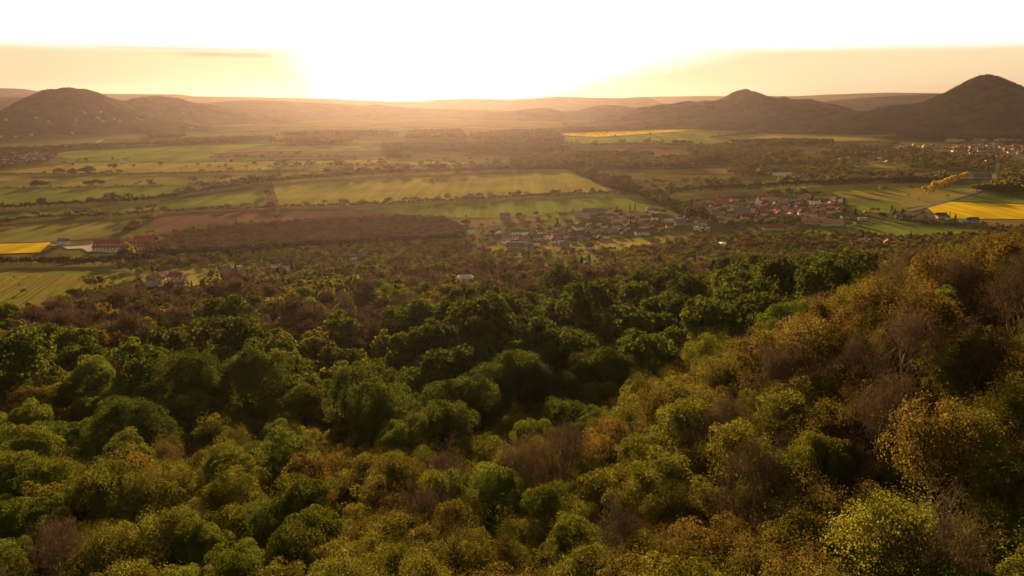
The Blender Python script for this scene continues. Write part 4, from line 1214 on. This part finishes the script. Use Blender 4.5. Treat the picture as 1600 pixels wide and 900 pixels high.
def hedge(label, pts, mix, hmin, hmax, sp=5.5, rows=2, tall=.12, wid=6.0, gap=0.0, name='hedgerow'):
    Pp = [Vector(ground(u, v)) for u, v in pts]; it = []
    for a, b in zip(Pp[:-1], Pp[1:]):
        L = (b - a).length; n = max(1, int(L / sp)); d = (b - a) / L; nr_ = Vector((-d.y, d.x))
        for i in range(n):
            for r in range(rows):
                if prg.random() < gap: continue
                q = a + (b - a) * ((i + prg.random()) / n) + nr_ * (prg.uniform(-.5, .5) * wid)
                s = prg.uniform(hmin, hmax) * (prg.uniform(1.5, 2.1) if prg.random() < tall else 1)
                it.append((q.x, q.y, t1(q.x, q.y) - 1.2, pick(mix), s * prg.uniform(1.0, 1.5), s))
    return joined(name, label, it, 'hedge', 'hedgerows dividing the valley fields')
HB = dict(bare=.5, amber=.22, lime=.18, green=.1)
HG = dict(green=.3, lime=.35, amber=.15, bare=.2)
hedge('long dark hedgerow between the golden crop field and the striped green field',
      [(256,333),(340,328),(420,326),(490,324),(586,321),(693,315),(820,308),(906,305),(1002,302)], HB, .40, .75, tall=.14)
hedge('hedgerow of mixed trees left of the ploughed field above the left pasture', [(-60,358),(0,351),(40,344),(98,341),(186,339),(250,333)], HG, .5, .9, tall=.15)
hedge('thick hedgerow slanting from the left edge up to the middle tree clump', [(-100,334),(0,328),(60,324),(133,320),(253,313),(293,304),(373,292),(415,285)], HB, .6, 1.0, tall=.15)
hedge('thin hedgerow holding the two big round groves at far left', [(-100,296),(0,295),(100,294),(160,292.5),(256,291)], HB, .25, .5, tall=.1, gap=.2)
hedge('short hedge with two round trees in the left strip fields', [(296,289),(330,288.5),(362,288)], HB, .35, .6, tall=.15)
hedge('straight thin hedgerow just below the misty grass strip at left', [(-150,275),(0,273),(200,273),(400,269),(480,267)], HB, .3, .6, tall=.08, gap=.15)
hedge('long dark hedgerow along the upper edge of the golden crop field', [(416,288),(460,281),(507,278),(587,272.5),(693,269.5),(820,264.5),(892,263)], HB, .75, 1.15, tall=.15, wid=12)
hedge('dark tree belt slanting down from the crop field corner to the village', [(893,263),(933,281),(965,295),(1005,302),(1040,319),(1083,338),(1098,344)], HB, .7, 1.2, rows=4, wid=30, tall=.1)
hedge('row of bare trees along the lane below the winery', [(-60,418),(0,414),(60,414),(130,414),(200,411),(250,402)], dict(bare=.62, amber=.2, lime=.1, green=.08), .75, 1.05, sp=5, rows=2, tall=.05, wid=8)
hedge('low hedge along the ditch at the right end of the meadow', [(1440,350),(1500,353),(1545,360),(1570,366)], dict(bare=.8, amber=.2), .3, .5, tall=.1)
hedge('green tree belt along the upper edge of the big meadow', [(1040,304),(1100,297),(1180,294),(1260,289),(1330,286),(1400,284),(1480,284)], HG, .7, 1.3, rows=3, wid=20, tall=.1)
hedge('narrow hedge of bushes between the two right-hand wood strips', [(960,284),(1010,286),(1070,286),(1140,288)], dict(amber=.5, bare=.3, lime=.2), .4, .8, rows=3, wid=26, gap=.2)
hedge('tree belt right of the road junction under the hill', [(1550,302),(1570,296),(1600,296),(1680,297)], HG, 1.0, 1.7, rows=5, wid=80, tall=.1)
hedge('hedge of yellowish shrubs behind the pale track of the church village', [(1228,306),(1250,306),(1280,305)], dict(amber=.5, lime=.5), .7, 1.0, rows=2, tall=.1)
hedge('faint hedgerow in the haze between the misty meadow and dark field', [(330,247),(420,247.5),(560,247)], HB, .4, .7, gap=.3)
hedge('tree line at the near edge of the misty meadow', [(420,264),(520,259),(600,262),(700,262),(780,259),(890,256)], HB, .5, 1.0, rows=2, wid=40, gap=.35, tall=.15)
hedge('dark thread of hedge across the far field below the conical hill', [(1111,215.5),(1150,212),(1190,206),(1240,201),(1290,199)], HB, .6, 1.0, gap=.2)
hedge('dark tree line between the far meadow and the middle woods', [(885,229),(960,228),(1040,228),(1110,231)], HB, .8, 1.3, rows=2, wid=20)
def grove(label, u, v, wpx, hpx, kind, n=14, name='grove'):
    x, y = ground(u, v); k = y / FPX; w = wpx * k; H = hpx * k * .85; it = []
    for i in range(n):
        a = prg.uniform(0, 6.28); r = math.sqrt(prg.random())
        s = H / 12 * (1 - .35 * r) * prg.uniform(.85, 1.1)
        it.append((x + math.cos(a) * r * w * .40, y + math.sin(a) * r * w * .3, t1(x, y) - .3 * H * .1, pick(kind), s * prg.uniform(1, 1.3), s))
    return joined(name, label, it, 'grove', 'groves standing in the fields')
D = dict(dark=.5, green=.3, bare=.2); DY = dict(lime=.5, green=.5); DB = dict(bare=.7, green=.3)
grove('dark oval grove nearest the left edge on the thin hedgerow', 60, 292.5, 33, 14, DB)
grove('broad round grove in the middle of the left strip fields', 147, 291, 36, 15, D)
grove('pale bushy clump left of the three groves on the straight hedgerow', 92, 271, 20, 11, DB, 9)
grove('rounded green clump in the middle of the straight hedgerow', 115, 271, 22, 10, DY, 9)
grove('largest dark clump on the straight hedgerow, right of the green one', 138, 271, 26, 15, D, 12)
grove('low brown clump at the right end of the straight hedgerow groves', 178, 271, 34, 8, DB, 10)
grove('big dark grove rising alone before the hazy woods', 628, 252, 34, 19, D, 16)
grove('round tree clump where three hedgerows meet, upper one', 409, 287, 22, 15, DY, 10)
grove('round tree clump below the meeting of the hedgerows', 419, 305, 14, 14, DY, 8)
grove('lowest yellowish clump of the column above the plantation', 433, 343, 18, 13, DY, 8)
grove('small clump between the hedge and the plantation', 428, 331, 10, 10, DY, 6)
grove('very round dark tree clump directly behind the winery', 204, 364, 22, 17, dict(dark=.7, bare=.3), 8)
grove('yellow-edged clump just behind the round dark clump of the winery', 214, 354, 22, 15, DY, 8)
grove('bushy clump at the corner of the ploughed field', 229, 346, 20, 15, D, 8)
grove('bright yellow-green clump in the hedgerow above the left pasture', 126, 335, 24, 13, DY, 9)
grove('second yellow clump of the hedgerow, nearer the ploughed field', 165, 337, 26, 12, DY, 9)
grove('large yellow-green grove behind the church village', 1210, 308, 30, 18, dict(lime=.8, amber=.2), 12)
grove('dark grove at the lower left of the vineyard', 118, 462, 28, 16, D, 9)
grove('dark grove at the left end of the near village', 727, 352, 18, 12, D, 8)
grove('big round tree group on the diagonal tree belt', 974, 283, 26, 16, D, 10)
grove('dark clump on the golden crop field edge', 810, 339, 18, 9, DB, 7)
grove('small dark clump in the corner of the paddock', 880, 339, 18, 10, DB, 7)
grove('pale round bush group beside the red-roofed long house', 1170, 352, 20, 12, DY, 8)
grove('light green crown group in front of the church village', 1142, 352, 18, 14, DY, 8)
grove('yellow-green park trees right of the church', 1235, 346, 40, 13, dict(lime=.9, green=.1), 14)
grove('dark green park trees below the church', 1195, 351, 50, 10, D, 14)

# ---- lone trees and bushes scattered over the plain
def lone(poly, n, mix, smin, smax, where, group):
    xs = [p[0] for p in poly]; yy = [p[1] for p in poly]; c = 0; t = 0
    while c < n and t < 4000:
        t += 1
        u, v = prg.uniform(min(xs), max(xs)), prg.uniform(min(yy), max(yy))
        if not P((u, v), poly): continue
        x, y = ground(u, v)
        if 'village' in group and not (((_HA[:, 0] - x) ** 2 + (_HA[:, 1] - y) ** 2 > (_HA[:, 2] + 5) ** 2) & ((abs(_HA[:, 0] - x) > _HA[:, 2]) | (_HA[:, 1] < y) | (_HA[:, 1] > y + 30))).all(): continue
        s = prg.uniform(smin, smax); c += 1
        tree_obj(x, y, t1(x, y) - .5, pick(mix), s * prg.uniform(.9, 1.2), s, where, group, 2, True)
GP = 'lone trees scattered over the valley fields'
lone([(430,243),(600,246),(620,262),(560,266),(440,262)], 26, D, .8, 1.8, ' in the misty meadow', GP)
lone([(640,250),(900,244),(900,256),(780,262),(650,264)], 34, D, .8, 1.7, ' before the hazy tree line', GP)
lone([(90,255),(250,250),(420,256),(420,264),(250,266),(90,264)], 26, DB, .6, 1.3, ' in the pale left fields', GP)
lone([(300,283),(420,276),(410,286),(300,289)], 8, D, .7, 1.4, ' near the hedgerow corner', GP)
lone([(180,288),(260,284),(258,291),(180,293)], 7, D, .7, 1.1, ' along the thin left hedgerow', GP)
lone([(930,210),(1100,206),(1100,222),(930,222)], 6, DB, .8, 1.2, ' on the far pale field', GP)
lone([(1330,292),(1440,292),(1440,312),(1340,312)], 5, HG, .5, .8, ' on the right-hand meadow', GP)
lone([(745,345),(840,338),(905,350),(1050,335),(1090,345),(1080,362),(1000,372),(900,392),(820,392),(750,385)], 48, dict(amber=.35, lime=.25, bare=.2, green=.2), .42, .85, ' in the near village gardens', 'garden trees of the near village')
lone([(1090,318),(1180,306),(1300,312),(1320,330),(1300,345),(1240,350),(1120,352),(1085,345)], 46, dict(amber=.35, lime=.3, bare=.2, green=.15), .45, .95, ' in the church village', 'garden trees of the church village')
lone([(1330,330),(1400,335),(1470,334),(1480,346),(1440,352),(1400,346),(1330,342)], 22, dict(bare=.5, amber=.3, green=.2), .5, 1.0, ' between meadow and yellow field', GP)
lone([(1400,312),(1480,306),(1480,312),(1440,318)], 2, HG, .5, .8, ' beside the country road', GP)
lone([(10,430),(200,440),(130,462),(20,480)], 5, DY, .3, .6, ' on the vineyard', GP)

# ---- vine rows on the left slope
_va = R(24)
vx, vy = ground(20, 455); vpoly = [ground(u, v) for u, v in [(-60,440),(0,436),(90,430),(200,436),(150,450),(112,464),(60,481),(0,489),(-60,495)]]
nrow = 0
for r in range(-40, 60):
    P0 = Vector((vx, vy)) + Vector((math.cos(_va), math.sin(_va))) * r * 5.5
    it = [P0 + Vector((-math.sin(_va), math.cos(_va))) * s for s in np.arange(-160, 160, 1.1)]
    it = [q for q in it if inpoly([q.x], [q.y], vpoly)[0]]
    if len(it) < 30: continue
    Pn = np.array([(q.x, q.y, 0) for q in it]); Pn[:, 2] = terr(Pn[:, 0], Pn[:, 1]) + 1.3
    Pn = np.repeat(Pn, 5, 0); rgv = np.random.default_rng(r + 99); c0 = Pn[0].copy()
    Pn = Pn - c0 + rgv.normal(0, .3, Pn.shape); Nv = unit(rgv.normal(size=Pn.shape))
    V, Q = leaf_quads(Pn, Nv, .9, rgv)
    ob = link('vine_row', mesh_np('vine_row', V, Q, LM['lime'])); ob.location = c0
    mid = it[len(it) // 2]
    tag(ob, f"green row of vines, {place_words(mid.x, mid.y, t1(mid.x, mid.y) + 1)}", 'vines', 'rows of vines on the slope')
# ---- woods of the plain nobody could count
def wood(name, label, polys, sp, mix, smin, smax, jit=.9, thr=9):
    pts = []
    for poly in polys:
        G = [ground(u, v) for u, v in poly]
        xs = [p[0] for p in G]; yy = [p[1] for p in G]
        gx, gy = np.meshgrid(np.arange(min(xs), max(xs), sp), np.arange(min(yy), max(yy), sp))
        gx = gx.ravel() + np.array([prg.random() for _ in range(gx.size)]) * sp * jit
        gy = gy.ravel() + np.array([prg.random() for _ in range(gy.size)]) * sp * jit
        k = inpoly(gx, gy, G); gx, gy = gx[k], gy[k]
        if not len(gx): continue
        k = free(gx, gy, 5.0, 30.0 if name == 'gardens' else (60.0 if 'hiding' in label else 14.0)); gx, gy = gx[k], gy[k]
        pnz = np.sin(gx * .011 + 2) + np.sin(gy * .017 + gx * .006) + np.sin(gx * .027 - gy * .013)
        gx, gy = gx[pnz < thr], gy[pnz < thr]
        z = terr(gx, gy)
        for x, y, zz in zip(gx, gy, z):
            s = prg.uniform(smin, smax); kk = pick(mix, (x * .6, y * .6))
            pts.append((x, y, zz - .5, PIDX[kk, prg.randrange(NVAR), 2], prg.uniform(0, 6.28), s * prg.uniform(.9, 1.25), s))
    wood_object(name, label, pts)
wood('plantation', 'dense brown leafless plantation beside the ploughed field',
     [[(236,404),(232,392),(262,378),(330,366),(420,358),(540,349),(620,346),(690,348),(722,362),(728,374),(690,380),(600,384),(460,392),(340,402)]], 6.5, dict(bare=.93, amber=.07), .85, 1.15)
wood('woodland', 'belts of dark and budding woods right of the big crop field',
     [[(800,252),(850,243),(920,240),(1000,243),(1075,239),(1130,228),(1200,231),(1210,240),(1196,262),(1130,266),(960,264),(895,262),(800,262)]], 12, dict(bare=.30, amber=.2, green=.28, lime=.22), .9, 1.6, thr=1.1)
wood('woodland', 'dark flat-topped wood in the haze under the sun',
     [[(597,236),(600,230),(720,228),(800,229),(885,230),(890,236),(800,239),(700,237)]], 12, dict(dark=.3, bare=.6, green=.1), 1.3, 1.7)
wood('woodland', 'faint far woods in the glowing haze',
     [[(515,213),(520,209),(600,208),(622,213)],[(632,218),(640,208),(720,206),(728,217)],[(735,214),(800,207),(870,206),(870,212),(800,220),(740,220)],[(430,214),(520,208),(500,214)],
      [(400,226),(480,221),(560,222),(500,230),(410,230)],[(840,206),(900,203),(1000,200),(1060,199),(1000,203),(900,207)],[(820,222),(880,219),(880,226),(830,229)]], 18, dict(bare=.6, green=.3, lime=.1), 1.2, 1.9)
wood('woodland', 'thin dark woods along the foot of the flat-topped hill',
     [[(-100,236),(60,234),(150,229),(260,225),(300,219),(420,216),(430,219),(300,226),(160,231),(80,237),(-100,240)],[(230,212),(290,208),(290,214),(235,217)]], 16, dict(bare=.7, green=.3), 1.0, 1.5)
wood('woodland', 'dark woods and thickets at the foot of the tall conical hill',
     [[(1345,219),(1400,214),(1480,217),(1560,216),(1700,217),(1700,220),(1560,220.5),(1480,220),(1400,219)],[(1140,224),(1200,221),(1300,222),(1300,226),(1150,227)],[(1560,224),(1700,224),(1700,227),(1560,227)]], 16, dict(bare=.7, green=.3), 1.0, 1.6)
wood('woodland', 'leafless and budding trees hiding the far left village',
     [[(-100,272),(-100,240),(0,240),(60,239),(88,243),(86,250),(60,258),(0,266)]], 17, dict(bare=.7, green=.3), .6, .95)
wood('woodland', 'mixed park-like trees hiding most of the far right village',
     [[(1140,291),(1135,268),(1170,262),(1205,238),(1260,227),(1380,224),(1460,236),(1520,240),(1700,246),(1700,292),(1560,291),(1545,283),(1500,280),(1440,283),(1300,286)]], 18, dict(lime=.40, amber=.26, bare=.12, green=.22), .8, 1.5, thr=.55)
wood('gardens', 'bushes and small trees of the village gardens',
     [VILL], 24, dict(amber=.32, lime=.24, bare=.28, green=.14, dark=.02), .3, .6)
wood('undergrowth', 'thickets along the lower valley edge below the villages',
     [[(700,400),(760,396),(860,400),(930,394),(1010,378),(1110,374),(1240,368),(1330,372),(1480,372),(1600,368),(1600,392),(1300,392),(1000,392),(700,412)],
      [(250,406),(340,404),(460,394),(600,386),(740,378),(740,392),(600,400),(300,416)]], 8.5, dict(amber=.42, bare=.22, lime=.28, green=.08), .35, .75)
print('individual trees', cnt, 'forest', len(stuffpts), 'houses', len(HOUSES))
